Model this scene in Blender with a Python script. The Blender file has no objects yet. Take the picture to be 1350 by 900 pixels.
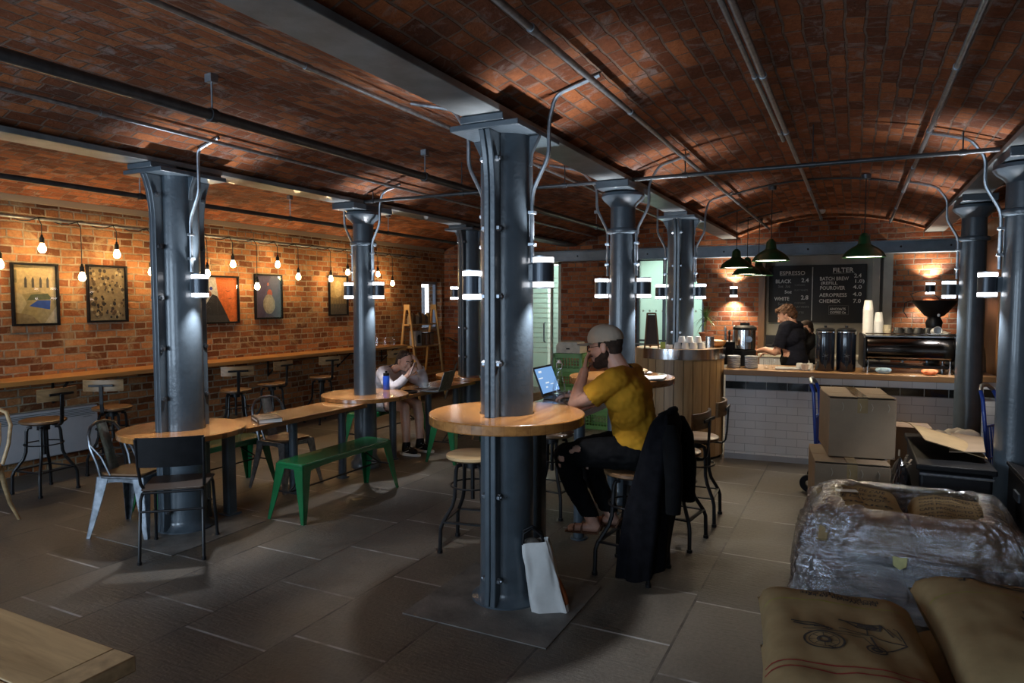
import bpy, bmesh, math, random
from math import sin, cos, pi, sqrt, atan2, radians
from mathutils import Vector, Matrix, noise
random.seed(7)
SC = bpy.context.scene
COL = SC.collection
# ------------------------------------------------------------------ camera
CAMH = 1.67
YAW, PITCH = radians(26.68), radians(3.307)
cam_d = bpy.data.cameras.new('camera'); cam = bpy.data.objects.new('camera', cam_d); COL.objects.link(cam)
cam.location = (0, 0, CAMH)
cam.rotation_euler = (pi/2 - PITCH, 0, YAW)
cam_d.sensor_width = 36.0; cam_d.lens = 36.0*900/1350; cam_d.clip_start = .05; cam_d.clip_end = 200
SC.camera = cam
# ------------------------------------------------------------------ colour management and world
SC.view_settings.view_transform = 'Standard'; SC.view_settings.look = 'None'
SC.view_settings.exposure = 0.0; SC.view_settings.gamma = 1.0
SC.view_settings.use_curve_mapping = False
SC.cycles.use_denoising = True
try: SC.cycles.denoiser = 'OPENIMAGEDENOISE'
except Exception: pass
SC.cycles.max_bounces = 7; SC.cycles.diffuse_bounces = 4; SC.cycles.glossy_bounces = 3
SC.cycles.transmission_bounces = 5; SC.cycles.transparent_max_bounces = 10
SC.cycles.sample_clamp_indirect = 4.0
SC.cycles.caustics_reflective = False; SC.cycles.caustics_refractive = False
W = bpy.data.worlds.new('world'); SC.world = W; W.use_nodes = True
W.node_tree.nodes['Background'].inputs[0].default_value = (.55, .72, 1, 1)
W.node_tree.nodes['Background'].inputs[1].default_value = .9
# light levels (one place to tune)
L_WIN = 66.0      # daylight through the front windows
L_COL = 55.0
L_BULB = 31.0      # bare filament bulbs
L_PEND = 40.0     # green pendant lamps
L_DOOR = 42.0      # lit space behind the glass doors
def light(name, typ, loc, energy, color=(1,1,1), rot=(0,0,0), **k):
    d = bpy.data.lights.new(name, typ); d.energy = energy; d.color = color
    for a, v in k.items(): setattr(d, a, v)
    o = bpy.data.objects.new(name, d); COL.objects.link(o); o.location = loc; o.rotation_euler = rot
    return o
# daylight enters through three windows in the front wall, behind the camera
WINS = [(-5.6, 1.5, 1.2), (-3.1, 1.5, 1.2), (-.7, 1.3, .45)]
for wx, ww, wk in WINS:
    light('window_daylight', 'AREA', (wx, -2.02, 1.55), L_WIN*ww*wk, (.62, .80, 1), (radians(90), 0, 0),
          shape='RECTANGLE', size=ww-.1, size_y=1.5)
# ------------------------------------------------------------------ mesh helpers
class MB:
    def __init__(s): s.v = []; s.f = []; s.sm = []; s.uv = {}; s.mi = []; s.cur = 0
    def add(s, vs, fs, smooth=False, M=None, uvs=None):
        b = len(s.v)
        s.v += [tuple(M @ Vector(p)) for p in vs] if M is not None else [tuple(p) for p in vs]
        for i, f in enumerate(fs):
            if uvs: s.uv[len(s.f)] = uvs[i]
            s.f.append([b+j for j in f]); s.sm.append(smooth); s.mi.append(s.cur)
        return s
    def box(s, c, d, rz=0, M=None):
        x, y, z = d[0]/2, d[1]/2, d[2]/2
        vs = [(-x,-y,-z),(x,-y,-z),(x,y,-z),(-x,y,-z),(-x,-y,z),(x,-y,z),(x,y,z),(-x,y,z)]
        fs = [(0,3,2,1),(4,5,6,7),(0,1,5,4),(1,2,6,5),(2,3,7,6),(3,0,4,7)]
        T = Matrix.Translation(c) @ Matrix.Rotation(rz, 4, 'Z')
        if M is not None: T = M @ T
        return s.add(vs, fs, False, T)
    def bar(s, a, b, w, t, up=(0,0,1)):
        a, b = Vector(a), Vector(b); d = b-a; L = d.length; z = d.normalized(); u = Vector(up)
        if abs(z.dot(u)) > .98: u = Vector((1,0,0))
        x = u.cross(z).normalized(); y = z.cross(x)
        T = Matrix((x, y, z)).transposed().to_4x4(); T.translation = (a+b)/2
        return s.box((0,0,0), (w, t, L), 0, T)
    def tube(s, path, r, n=10, caps=True, closed=False):
        P = [Vector(p) for p in path]; m = len(P)
        R = r if isinstance(r, (list, tuple)) else [r]*m
        vs = []; prev = None
        for i, p in enumerate(P):
            if closed: t = (P[(i+1) % m]-P[i-1])
            else: t = (P[min(i+1, m-1)]-P[max(i-1, 0)])
            t.normalize()
            if prev is None:
                u = Vector((0,0,1)) if abs(t.z) < .9 else Vector((1,0,0))
                x = u.cross(t).normalized()
            else:
                x = prev - t*prev.dot(t)
                if x.length < 1e-6: x = Vector((1,0,0)).cross(t)
                x.normalize()
            prev = x; y = t.cross(x)
            for k in range(n):
                a = 2*pi*k/n; vs.append(p + (x*cos(a)+y*sin(a))*R[i])
        fs = []
        for i in range(m if closed else m-1):
            j = (i+1) % m
            for k in range(n):
                fs.append((i*n+k, i*n+(k+1) % n, j*n+(k+1) % n, j*n+k))
        s.add(vs, fs, True)
        if caps and not closed:
            b = len(s.v)-len(vs)
            s.f.append([b+k for k in range(n)][::-1]); s.sm.append(False); s.mi.append(s.cur)
            s.f.append([b+(m-1)*n+k for k in range(n)]); s.sm.append(False); s.mi.append(s.cur)
        return s
    def lathe(s, prof, c=(0,0,0), n=32, M=None, smooth=True, sx=1, sy=1):
        vs = []; fs = []; ix = []
        for r, z in prof:
            if r < 1e-6: ix.append([len(vs)]*n); vs.append((c[0], c[1], c[2]+z))
            else:
                ix.append(list(range(len(vs), len(vs)+n)))
                for k in range(n):
                    a = 2*pi*k/n; vs.append((c[0]+r*cos(a)*sx, c[1]+r*sin(a)*sy, c[2]+z))
        for i in range(len(prof)-1):
            for k in range(n):
                q = [ix[i][k], ix[i][(k+1) % n], ix[i+1][(k+1) % n], ix[i+1][k]]
                q = list(dict.fromkeys(q))
                if len(q) > 2: fs.append(q)
        return s.add(vs, fs, smooth, M)
    def cyl(s, c, r, h, n=24, M=None):
        return s.lathe([(0,0),(r,0),(r,h),(0,h)], c, n, M, True)
    def ell(s, c, rx, ry, rz, n=16, m=10, M=None):
        prof = [(sin(pi*i/m), -cos(pi*i/m)) for i in range(m+1)]
        T = Matrix.Translation(c) @ Matrix.Diagonal((rx, ry, rz, 1))
        if M is not None: T = M @ T
        return s.lathe([(max(0, r) if 0 < i < m else 0, z) for i, (r, z) in enumerate(prof)], (0,0,0), n, T)
    def prism(s, poly, z0, z1, M=None, smooth=False):
        n = len(poly)
        vs = [(p[0], p[1], z0) for p in poly]+[(p[0], p[1], z1) for p in poly]
        fs = [list(range(n))[::-1], list(range(n, 2*n))]+[(i, (i+1) % n, n+(i+1) % n, n+i) for i in range(n)]
        return s.add(vs, fs, smooth, M)
    def ring(s, ro, ri, z0, z1, c=(0,0), n=64):
        return s.lathe([(ri,z0),(ro,z0),(ro,z1),(ri,z1),(ri,z0)], (c[0], c[1], 0), n, None, True)
    def cap(s, a, b, ra, rb, n=14, m=5):
        """a tapered capsule"""
        a, b = Vector(a), Vector(b); d = b-a; L = d.length
        z = d.normalized() if L > 1e-6 else Vector((0,0,1))
        u = Vector((0,0,1)) if abs(z.z) < .9 else Vector((1,0,0))
        x = u.cross(z).normalized(); y = z.cross(x)
        prof = [(ra*sin(pi/2*i/m), -ra*cos(pi/2*i/m)) for i in range(m+1)]+[(rb*cos(pi/2*i/m), L+rb*sin(pi/2*i/m)) for i in range(m+1)]
        prof[0] = (0, -ra); prof[-1] = (0, L+rb)
        T = Matrix((x, y, z)).transposed().to_4x4(); T.translation = a
        return s.lathe(prof, (0,0,0), n, T)
    def grid(s, fn, nu, nv, closed_u=False, smooth=True, uv=None):
        vs = [fn(i/(nu if closed_u else nu-1), j/(nv-1)) for j in range(nv) for i in range(nu)]
        fs = []; us = []
        for j in range(nv-1):
            for i in range(nu if closed_u else nu-1):
                k = (i+1) % nu
                fs.append((j*nu+i, j*nu+k, (j+1)*nu+k, (j+1)*nu+i))
                if uv: us.append([uv(a/(nu-1), b/(nv-1)) for a, b in ((i,j),(i+1,j),(i+1,j+1),(i,j+1))])
        return s.add(vs, fs, smooth, None, us if uv else None)
    def mesh(s, name):
        me = bpy.data.meshes.new(name); me.from_pydata(s.v, [], s.f)
        me.polygons.foreach_set('use_smooth', s.sm)
        if any(s.mi): me.polygons.foreach_set('material_index', s.mi)
        if s.uv:
            L = me.uv_layers.new(name='UVMap')
            for i, q in s.uv.items():
                for k, li in enumerate(me.polygons[i].loop_indices): L.data[li].uv = q[k]
        me.validate(); me.update()
        return me
def obj(name, mb, m, parent=None, bevel=0, seg=2, auto=True, sub=0, fix=True):
    me = mb.mesh(name) if isinstance(mb, MB) else mb
    if fix:
        b = bmesh.new(); b.from_mesh(me); bmesh.ops.recalc_face_normals(b, faces=b.faces); b.to_mesh(me); b.free()
    for x in (m if isinstance(m, (list, tuple)) else [m]):
        if x is not None: me.materials.append(x)
    o = bpy.data.objects.new(name, me); COL.objects.link(o)
    if parent is not None: o.parent = parent
    if bevel:
        md = o.modifiers.new('bevel', 'BEVEL'); md.width = bevel; md.segments = seg; md.limit_method = 'ANGLE'; md.angle_limit = radians(40)
    if sub:
        md = o.modifiers.new('sub', 'SUBSURF'); md.levels = sub; md.render_levels = sub
    if auto:
        try: me.set_sharp_from_angle(angle=radians(42))
        except Exception: pass
    return o
def tag(o, label, cat, group=None, kind=None):
    o['label'] = label; o['category'] = cat
    if group: o['group'] = group
    if kind: o['kind'] = kind
    return o
def thing(name, label, cat, loc=(0,0,0), rz=0, group=None):
    o = bpy.data.objects.new(name, None); COL.objects.link(o); o.empty_display_size = .05
    o.location = loc; o.rotation_euler = (0, 0, rz)
    return tag(o, label, cat, group, 'thing')
def dup(root, loc, rz, label, group=None):
    r = root.copy(); COL.objects.link(r); r.location = loc; r.rotation_euler = (0, 0, rz); r['label'] = label
    if group: r['group'] = group
    for ch in list(root.children):
        c = ch.copy(); COL.objects.link(c); c.parent = r
        for g in list(ch.children):
            d = g.copy(); COL.objects.link(d); d.parent = c
    return r
def struct(name, mb, m, **k):
    o = obj(name, mb, m, **k); o['kind'] = 'structure'; return o
# ------------------------------------------------------------------ material helpers
def srgb(r, g, b):
    f = lambda c: (c/255/12.92) if c/255 <= .04045 else ((c/255+.055)/1.055)**2.4
    return (f(r), f(g), f(b), 1)
class NT:
    def __init__(s, name):
        s.m = bpy.data.materials.new(name); s.m.use_nodes = True; s.t = s.m.node_tree
        s.b = s.t.nodes['Principled BSDF']; s.o = s.t.nodes['Material Output']
    def n(s, typ, **k):
        x = s.t.nodes.new(typ)
        for a, v in k.items():
            if a.startswith('i_'):
                key = a[2:]; key = int(key) if key.isdigit() else key.replace('_', ' ')
                x.inputs[key].default_value = v
            else: setattr(x, a, v)
        return x
    def l(s, a, b): s.t.links.new(a, b)
    def coord(s, kind='Object', scale=(1,1,1), rot=(0,0,0)):
        c = s.n('ShaderNodeTexCoord'); mp = s.n('ShaderNodeMapping'); mp.inputs['Scale'].default_value = scale; mp.inputs['Rotation'].default_value = rot
        s.l(c.outputs[kind], mp.inputs[0]); return mp.outputs[0]
    def noise(s, vec, scale, detail=4, rough=.6, dist=0):
        x = s.n('ShaderNodeTexNoise'); x.inputs['Scale'].default_value = scale; x.inputs['Detail'].default_value = detail
        x.inputs['Roughness'].default_value = rough; x.inputs['Distortion'].default_value = dist
        s.l(vec, x.inputs['Vector']); return x.outputs['Fac']
    def ramp(s, fac, stops):
        x = s.n('ShaderNodeValToRGB'); e = x.color_ramp.elements
        while len(e) < len(stops): e.new(.5)
        for el, (p, c) in zip(e, stops): el.position = p; el.color = c if len(c) == 4 else (*c, 1)
        s.l(fac, x.inputs[0]); return x.outputs[0]
    def mix(s, fac, a, b, mode='MIX'):
        x = s.n('ShaderNodeMix', data_type='RGBA', blend_type=mode)
        for v, i in ((fac, 0), (a, 6), (b, 7)):
            if hasattr(v, 'links') or isinstance(v, bpy.types.NodeSocket): s.l(v, x.inputs[i])
            else: x.inputs[i].default_value = v
        return x.outputs[2]
    def bump(s, h, strength=.3, dist=.01, normal=None):
        x = s.n('ShaderNodeBump'); x.inputs['Strength'].default_value = strength; x.inputs['Distance'].default_value = dist
        s.l(h, x.inputs['Height'])
        if normal is not None: s.l(normal, x.inputs['Normal'])
        s.l(x.outputs[0], s.b.inputs['Normal']); return x.outputs[0]
    def base(s, c):
        if isinstance(c, bpy.types.NodeSocket): s.l(c, s.b.inputs['Base Color'])
        else: s.b.inputs['Base Color'].default_value = c
    def set(s, **k):
        for a, v in k.items(): s.b.inputs[a.replace('_', ' ')].default_value = v
        return s
def plain(name, c, rough=.5, metal=0, var=.12, scale=14, bump=0, coat=0, spec=None, bscale=60):
    t = NT(name); vec = t.coord()
    f = t.noise(vec, scale, 3)
    c2 = tuple(max(0, x*(1-var*2)) for x in c[:3])+(1,); c1 = tuple(min(1, x*(1+var)) for x in c[:3])+(1,)
    t.base(t.ramp(f, [(.3, c2), (.7, c1)])); t.set(Roughness=rough, Metallic=metal, Coat_Weight=coat)
    if spec is not None: t.b.inputs['Specular IOR Level'].default_value = spec
    if bump: t.bump(t.noise(vec, bscale, 3), bump, .004)
    return t.m
def wood(name, c1, c2, axis=1, rough=.35, coat=.25, scale=6, planks=0):
    t = NT(name); sc = [scale*2.2]*3; sc[axis] = scale*.16
    vec = t.coord(scale=tuple(sc))
    f = t.noise(vec, 1.6, 6, .62, .6)
    col = t.ramp(f, [(.28, c2), (.52, c1), (.75, tuple(min(1, x*1.25) for x in c1[:3])+(1,))])
    if planks:
        pv = t.coord(rot=(0, 0, 0 if axis == 0 else pi/2))
        br = t.n('ShaderNodeTexBrick', offset=.37); t.l(pv, br.inputs['Vector'])
        br.inputs['Scale'].default_value = 1; br.inputs['Brick Width'].default_value = .42; br.inputs['Row Height'].default_value = planks
        br.inputs['Mortar Size'].default_value = .0006; br.inputs['Color1'].default_value = (.72,.72,.72,1); br.inputs['Color2'].default_value = (1.15,1.1,1,1); br.inputs['Mortar'].default_value = (.45,.4,.35,1)
        col = t.mix(1.0, col, br.outputs['Color'], 'MULTIPLY')
    t.base(col); t.set(Roughness=rough, Coat_Weight=coat, Coat_Roughness=.15)
    t.bump(f, .08, .002)
    return t.m
def emit(name, c, s):
    t = NT(name); t.base((0, 0, 0, 1)); t.b.inputs['Emission Color'].default_value = (*c, 1); t.b.inputs['Emission Strength'].default_value = s
    return t.m
def brick(name, a, b, mortar, w=.225, h=.075, ms=.010, pale=.18, dark=.3, bumpst=.55, warp=.012, stain=(.35,.34,.33,1), dk=.55, pls=3.2):
    """old brickwork on a UV map measured in metres"""
    t = NT(name); c = t.n('ShaderNodeTexCoord'); uv = c.outputs['UV']
    wn = t.n('ShaderNodeTexNoise'); wn.inputs['Scale'].default_value = 5; wn.inputs['Detail'].default_value = 3; t.l(uv, wn.inputs['Vector'])
    vm = t.n('ShaderNodeVectorMath', operation='SUBTRACT'); t.l(wn.outputs['Color'], vm.inputs[0]); vm.inputs[1].default_value = (.5,.5,.5)
    vs = t.n('ShaderNodeVectorMath', operation='SCALE'); t.l(vm.outputs[0], vs.inputs[0]); vs.inputs['Scale'].default_value = warp*2
    va = t.n('ShaderNodeVectorMath', operation='ADD'); t.l(uv, va.inputs[0]); t.l(vs.outputs[0], va.inputs[1])
    br = t.n('ShaderNodeTexBrick', offset=.5, squash=.62, squash_frequency=3); t.l(va.outputs[0], br.inputs['Vector'])
    br.inputs['Scale'].default_value = 1; br.inputs['Brick Width'].default_value = w; br.inputs['Row Height'].default_value = h
    br.inputs['Mortar Size'].default_value = ms; br.inputs['Mortar Smooth'].default_value = .35; br.inputs['Bias'].default_value = -.1
    br.inputs['Color1'].default_value = (0,0,0,1); br.inputs['Color2'].default_value = (1,1,1,1); br.inputs['Mortar'].default_value = (.5,.5,.5,1)
    tone = t.ramp(br.outputs['Color'], [(0, tuple(x*dk for x in a[:3])+(1,)), (.3, a), (.65, b), (1, tuple(min(1, x*1.25) for x in b[:3])+(1,))])
    fine = t.noise(uv, 30, 6, .75)
    tone = t.mix(.55, tone, t.ramp(fine, [(.25, (.25,.22,.2,1)), (.6, (1,1,1,1)), (.85, (1.25,1.2,1.15,1))]), 'MULTIPLY')
    big = t.noise(uv, 1.1, 5, .65, .4)
    tone = t.mix(t.ramp(big, [(.52, (0,0,0,1)), (.75, (dark,)*3+(1,))]), tone, (.045,.035,.03,1))
    pl = t.noise(uv, pls, 7, .74, .8)
    tone = t.mix(t.ramp(pl, [(.53, (0,0,0,1)), (.66, (pale,)*3+(1,))]), tone, stain)
    mn = t.noise(uv, 9, 4, .7)
    mcol = t.ramp(mn, [(.3, tuple(x*.45 for x in mortar[:3])+(1,)), (.65, mortar)])
    col = t.mix(br.outputs['Fac'], tone, mcol)
    t.base(col); t.set(Roughness=.85); t.b.inputs['Specular IOR Level'].default_value = .25
    inv = t.n('ShaderNodeMath', operation='MULTIPLY_ADD'); t.l(br.outputs['Fac'], inv.inputs[0]); inv.inputs[1].default_value = -1.0
    t.l(fine, inv.inputs[2])
    t.bump(inv.outputs[0], bumpst, .016)
    return t.m
def glass(name, tint=(1,1,1,1), alpha=.16, rough=.02):
    """thin clear glass: mostly see-through with a fresnel sheen"""
    t = NT(name); t.t.nodes.remove(t.b)
    tr = t.n('ShaderNodeBsdfTransparent'); tr.inputs[0].default_value = tint
    gl = t.n('ShaderNodeBsdfGlossy'); gl.inputs['Roughness'].default_value = rough
    lw = t.n('ShaderNodeLayerWeight'); lw.inputs[0].default_value = .5
    pw = t.n('ShaderNodeMath', operation='POWER'); t.l(lw.outputs['Facing'], pw.inputs[0]); pw.inputs[1].default_value = 4
    md = t.n('ShaderNodeMath', operation='MULTIPLY_ADD'); t.l(pw.outputs[0], md.inputs[0]); md.inputs[1].default_value = .8; md.inputs[2].default_value = alpha*.2
    mx = t.n('ShaderNodeMixShader'); t.l(md.outputs[0], mx.inputs[0]); t.l(tr.outputs[0], mx.inputs[1]); t.l(gl.outputs[0], mx.inputs[2]); t.l(mx.outputs[0], t.o.inputs[0])
    return t.m
M = {}
M['paint'] = plain('blue_grey_paint', (.060,.078,.094,1), .30, 0, .10, 9, .35, .15, None, 38)
M['beam'] = plain('grey_beam_paint', (.13,.145,.15,1), .45, 0, .2, 5, .3, .1, None, 30)
M['ibeam'] = plain('pale_blue_steel', (.17,.24,.31,1), .42, 0, .12, 5, .2)
M['steel'] = plain('galvanised_steel', (.30,.33,.36,1), .38, .85, .15, 30)
M['dark_pipe'] = plain('dark_pipe', (.06,.065,.07,1), .4, .5, .15, 20)
M['black'] = plain('black_metal', (.009,.009,.010,1), .38, 0, .2, 20, 0, 0, .35)
M['black_matt'] = plain('black_plastic', (.007,.007,.008,1), .5, 0, .2, 20, 0, 0, .18)
M['gun'] = plain('raw_steel', (.21,.23,.255,1), .33, .9, .25, 18)
M['chrome'] = plain('polished_steel', (.62,.62,.62,1), .16, 1, .05, 10)
M['green'] = plain('green_enamel', (.010,.115,.038,1), .25, 0, .1, 6, 0, .4)
M['green_shade'] = plain('dark_green_enamel', (.009,.055,.018,1), .3, 0, .1, 6, 0, .4)
M['top'] = wood('honey_wood_block', (.37,.165,.048,1), (.21,.082,.022,1), 1, .27, .7, 6, .055)
M['shelf'] = wood('shelf_wood', (.46,.21,.055,1), (.28,.115,.028,1), 1, .35, .3, 6)
M['oak'] = wood('pale_oak', (.44,.30,.15,1), (.24,.15,.07,1), 0, .5, .1, 5)
M['seat'] = wood('worn_seat_wood', (.15,.078,.034,1), (.07,.035,.016,1), 0, .42, .2, 7)
M['backrest'] = wood('backrest_wood', (.30,.19,.09,1), (.18,.10,.04,1), 1, .4, .2, 7)
M['ladder'] = wood('pine', (.55,.33,.12,1), (.4,.21,.07,1), 2, .5, .1, 6)
M['cladding'] = wood('bar_cladding', (.30,.185,.085,1), (.19,.105,.045,1), 2, .5, .15, 5)
M['counter_wood'] = wood('counter_oak', (.30,.165,.07,1), (.19,.09,.035,1), 0, .4, .3, 5)
M['timber'] = wood('dark_timber', (.16,.075,.028,1), (.09,.04,.015,1), 2, .5, .15, 5)
M['white'] = plain('white_china', (.74,.73,.70,1), .3, 0, .04, 6)
M['white_paint'] = plain('white_enamel', (.42,.43,.45,1), .4, 0, .04, 6)
M['card'] = plain('cardboard', (.30,.215,.135,1), .75, 0, .07, 5, .1)
M['jute'] = None
M['skin'] = plain('skin', (.56,.31,.22,1), .5, 0, .06, 24, 0, 0)
M['skin'].node_tree.nodes['Principled BSDF'].inputs['Subsurface Weight'].default_value = .12
M['skin'].node_tree.nodes['Principled BSDF'].inputs['Subsurface Radius'].default_value = (.02,.008,.004)
M['clear'] = glass('clear_glass')
M['cable'] = plain('black_rubber', (.008,.008,.008,1), .6)
M['paper'] = plain('paper', (.70,.68,.64,1), .7, 0, .03, 6)
M['lens'] = emit('lamp_lens', (.94,.95,1.0), 9)
M['bulb'] = emit('glowing_bulb', (1.0,.72,.38), 26)
M['bulbglass'] = glass('bulb_glass', (1,.93,.8,1), .3)
M['shade_in'] = emit('shade_inside_glow', (1.0,.88,.70), 9)  # emission put in for the bulb's light on the shade lining
# ================================================================== THE ROOM
BX = [-7.15, -4.42, -1.73, .93, 3.5]        # wall, three column rows, far right
CY = [3.38, 5.48, 7.58]                      # column spacing along the rows
YF, YB = -2.2, 11.3                          # front and back walls
ZS, RISE, ZTOP = 2.66, .27, 3.25
def arch(x):
    for a, b in zip(BX, BX[1:]):
        if a <= x <= b:
            t = (x-(a+b)/2)/((b-a)/2); return ZS+RISE*(1-t*t)
    return ZS
M['brick_wall'] = brick('orange_brick', (.30,.098,.030,1), (.45,.19,.068,1), (.42,.33,.22,1), .222, .076, .0095, .62, .4, .9, .015, (.46,.33,.17,1), .55)
M['brick_back'] = brick('red_brick', (.27,.075,.028,1), (.36,.13,.05,1), (.22,.17,.13,1), .225, .076, .008, .2, .5)
M['brick_vault'] = brick('vault_brick', (.25,.074,.026,1), (.36,.118,.040,1), (.22,.14,.10,1), .20, .086, .007, .75, .6, .9, .016, (.30,.235,.21,1), .62, 5.5)
# floor: large worn flagstones laid in rows along the room
def floor_mat():
    t = NT('flagstones'); c = t.n('ShaderNodeTexCoord'); uv = c.outputs['UV']
    br = t.n('ShaderNodeTexBrick', offset=.43, offset_frequency=2, squash=.78, squash_frequency=3); t.l(uv, br.inputs['Vector'])
    br.inputs['Scale'].default_value = 1; br.inputs['Brick Width'].default_value = .83; br.inputs['Row Height'].default_value = .573
    br.inputs['Mortar Size'].default_value = .0075; br.inputs['Mortar Smooth'].default_value = .15
    br.inputs['Color1'].default_value = (0,0,0,1); br.inputs['Color2'].default_value = (1,1,1,1); br.inputs['Mortar'].default_value = (.5,.5,.5,1)
    f = t.noise(uv, 2.2, 6, .65, .5); g = t.noise(uv, 45, 5, .75)
    st = t.n('ShaderNodeMapping'); st.inputs['Scale'].default_value = (60, 9, 1); st.inputs['Rotation'].default_value = (0,0,.5); t.l(uv, st.inputs[0])
    tool = t.noise(st.outputs[0], 1.0, 3, .6)
    slab = t.ramp(br.outputs['Color'], [(0, (.068,.060,.050,1)), (.5, (.108,.094,.076,1)), (1, (.142,.125,.10,1))])
    col = t.mix(.8, slab, t.ramp(f, [(.3, (.55,.55,.55,1)), (.7, (1.25,1.22,1.18,1))]), 'MULTIPLY')
    col = t.mix(.6, col, t.ramp(g, [(.3, (.5,.5,.5,1)), (.7, (1.2,1.2,1.2,1))]), 'MULTIPLY')
    # row joints dark, cross joints pale
    sp = t.n('ShaderNodeSeparateXYZ'); t.l(uv, sp.inputs[0])
    dv = t.n('ShaderNodeMath', operation='DIVIDE'); t.l(sp.outputs[1], dv.inputs[0]); dv.inputs[1].default_value = .573
    pp = t.n('ShaderNodeMath', operation='PINGPONG'); t.l(dv.outputs[0], pp.inputs[0]); pp.inputs[1].default_value = .5
    row = t.n('ShaderNodeMath', operation='LESS_THAN'); t.l(pp.outputs[0], row.inputs[0]); row.inputs[1].default_value = .012
    jc = t.mix(row.outputs[0], (.34,.34,.33,1), (.018,.015,.012,1))
    gap = t.noise(uv, 3.5, 3)
    jf = t.n('ShaderNodeMath', operation='MULTIPLY'); t.l(br.outputs['Fac'], jf.inputs[0]); t.l(t.ramp(gap, [(.38, (.15,.15,.15,1)), (.6, (1,1,1,1))]), jf.inputs[1])
    col = t.mix(jf.outputs[0], col, jc)
    t.base(col)
    t.l(t.ramp(f, [(.3, (.36,.36,.36,1)), (.7, (.58,.58,.58,1))]), t.b.inputs['Roughness'])
    hh = t.n('ShaderNodeMath', operation='MULTIPLY_ADD'); t.l(br.outputs['Fac'], hh.inputs[0]); hh.inputs[1].default_value = -1.2
    ad = t.n('ShaderNodeMath', operation='ADD'); t.l(g, ad.inputs[0]); t.l(tool, ad.inputs[1]); t.l(ad.outputs[0], hh.inputs[2])
    t.bump(hh.outputs[0], .42, .009)
    return t.m
M['floor'] = floor_mat()
def quad_uv(p, uv, thick=None):
    b = MB(); b.add(p, [tuple(range(len(p)))], False, None, [uv]); return b
# floor slab (with thickness)
b = MB(); X0, X1 = -9.4, 3.6
P = [(X0,YF-.3,0),(X1,YF-.3,0),(X1,13.2,0),(X0,13.2,0)]
b.add(P, [(0,1,2,3)], False, None, [[(y, x+.76+5.73) for x, y, z in P]])
Q = [(x,y,-.2) for x,y,z in P]
b.add(P+Q, [(4,7,6,5),(0,4,5,1),(1,5,6,2),(2,6,7,3),(3,7,4,0)])
struct('floor', b, M['floor'], fix=False)
def panel(b, p0, p1, z0, z1, t, ofs=0.0, holes=()):
    """a brick wall between two plan points, cut round rectangular holes (s0, s1, z0, z1); front face carries UVs in metres"""
    p0, p1 = Vector(p0), Vector(p1); d = (p1-p0); L = d.length; d.normalize(); nrm = Vector((-d.y, d.x))
    xs = sorted({0, L, *[h[0] for h in holes], *[h[1] for h in holes]}); zs = sorted({z0, z1, *[h[2] for h in holes], *[h[3] for h in holes]})
    for i in range(len(xs)-1):
        for j in range(len(zs)-1):
            mx, mz = (xs[i]+xs[i+1])/2, (zs[j]+zs[j+1])/2
            if any(h[0] < mx < h[1] and h[2] < mz < h[3] for h in holes): continue
            s0, s1, a, c = xs[i], xs[i+1], zs[j], zs[j+1]
            vs = []
            for k in (0, t):
                for s, z in ((s0,a),(s1,a),(s1,c),(s0,c)):
                    q = p0+d*s+nrm*k; vs.append((q.x, q.y, z))
            u = [[(s+ofs, z) for s, z in ((s0,a),(s1,a),(s1,c),(s0,c))]]
            side = lambda A, B, C, D: [(0+ofs,A),(t,B),(t,C),(0,D)]
            b.add(vs, [(0,1,2,3),(7,6,5,4),(0,4,5,1),(1,5,6,2),(2,6,7,3),(3,7,4,0)], False, None,
                  u+[[(s+ofs, z) for s, z in ((s0,c),(s1,c),(s1,a),(s0,a))]]+[[(ofs+s0,a),(ofs+s0,a+t),(ofs+s1,a+t),(ofs+s1,a)], [(ofs+s1,a),(ofs+s1+t,a),(ofs+s1+t,c),(ofs+s1,c)], [(ofs+s0,c),(ofs+s1,c),(ofs+s1,c+t),(ofs+s0,c+t)], [(ofs+s0,c),(ofs+s0+t,c),(ofs+s0+t,a),(ofs+s0,a)]])
    return b
# left wall with a far window (x = -7.15)
b = MB(); panel(b, (-7.15, YF), (-7.15, YB+.9), 0, ZTOP, .3, 0, [(10.52-YF, 11.2-YF, 1.15, 2.05)])
struct('wall_left', b, M['brick_wall'], fix=False)
# back wall: brick with a glazed door, an arched frosted window and a pale plastered alcove behind the bar
def backY(x): return 11.3
b = MB(); DOOR = (-5.42, -4.70); FW = (-3.33, -2.19); AL = (-1.33, .46)
panel(b, (-7.15, YB), (3.5, YB), 0, ZTOP, .3, 0, [(DOOR[0]+7.15, DOOR[1]+7.15, 0, 2.42), (FW[0]+7.15, FW[1]+7.15, .55, 2.42), (AL[0]+7.15, AL[1]+7.15, 0, 2.46)])
struct('wall_back', b, M['brick_back'], fix=False)
M['plaster'] = plain('pale_plaster', (.36,.345,.30,1), .7, 0, .06, 4)
b = MB(); b.box(((AL[0]+AL[1])/2, 11.56, 1.25), (AL[1]-AL[0], .08, 2.5)); b.box((.46-.05, 11.4, 1.23), (.12, .3, 2.46)); b.box((.26, 11.42, 1.23), (.10, .2, 2.46))
struct('wall_alcove', b, M['plaster'])
b = MB(); b.box((AL[0]+.03, 11.25, 1.23), (.09, .14, 2.46)); struct('trim_1', b, M['timber'])
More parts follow.
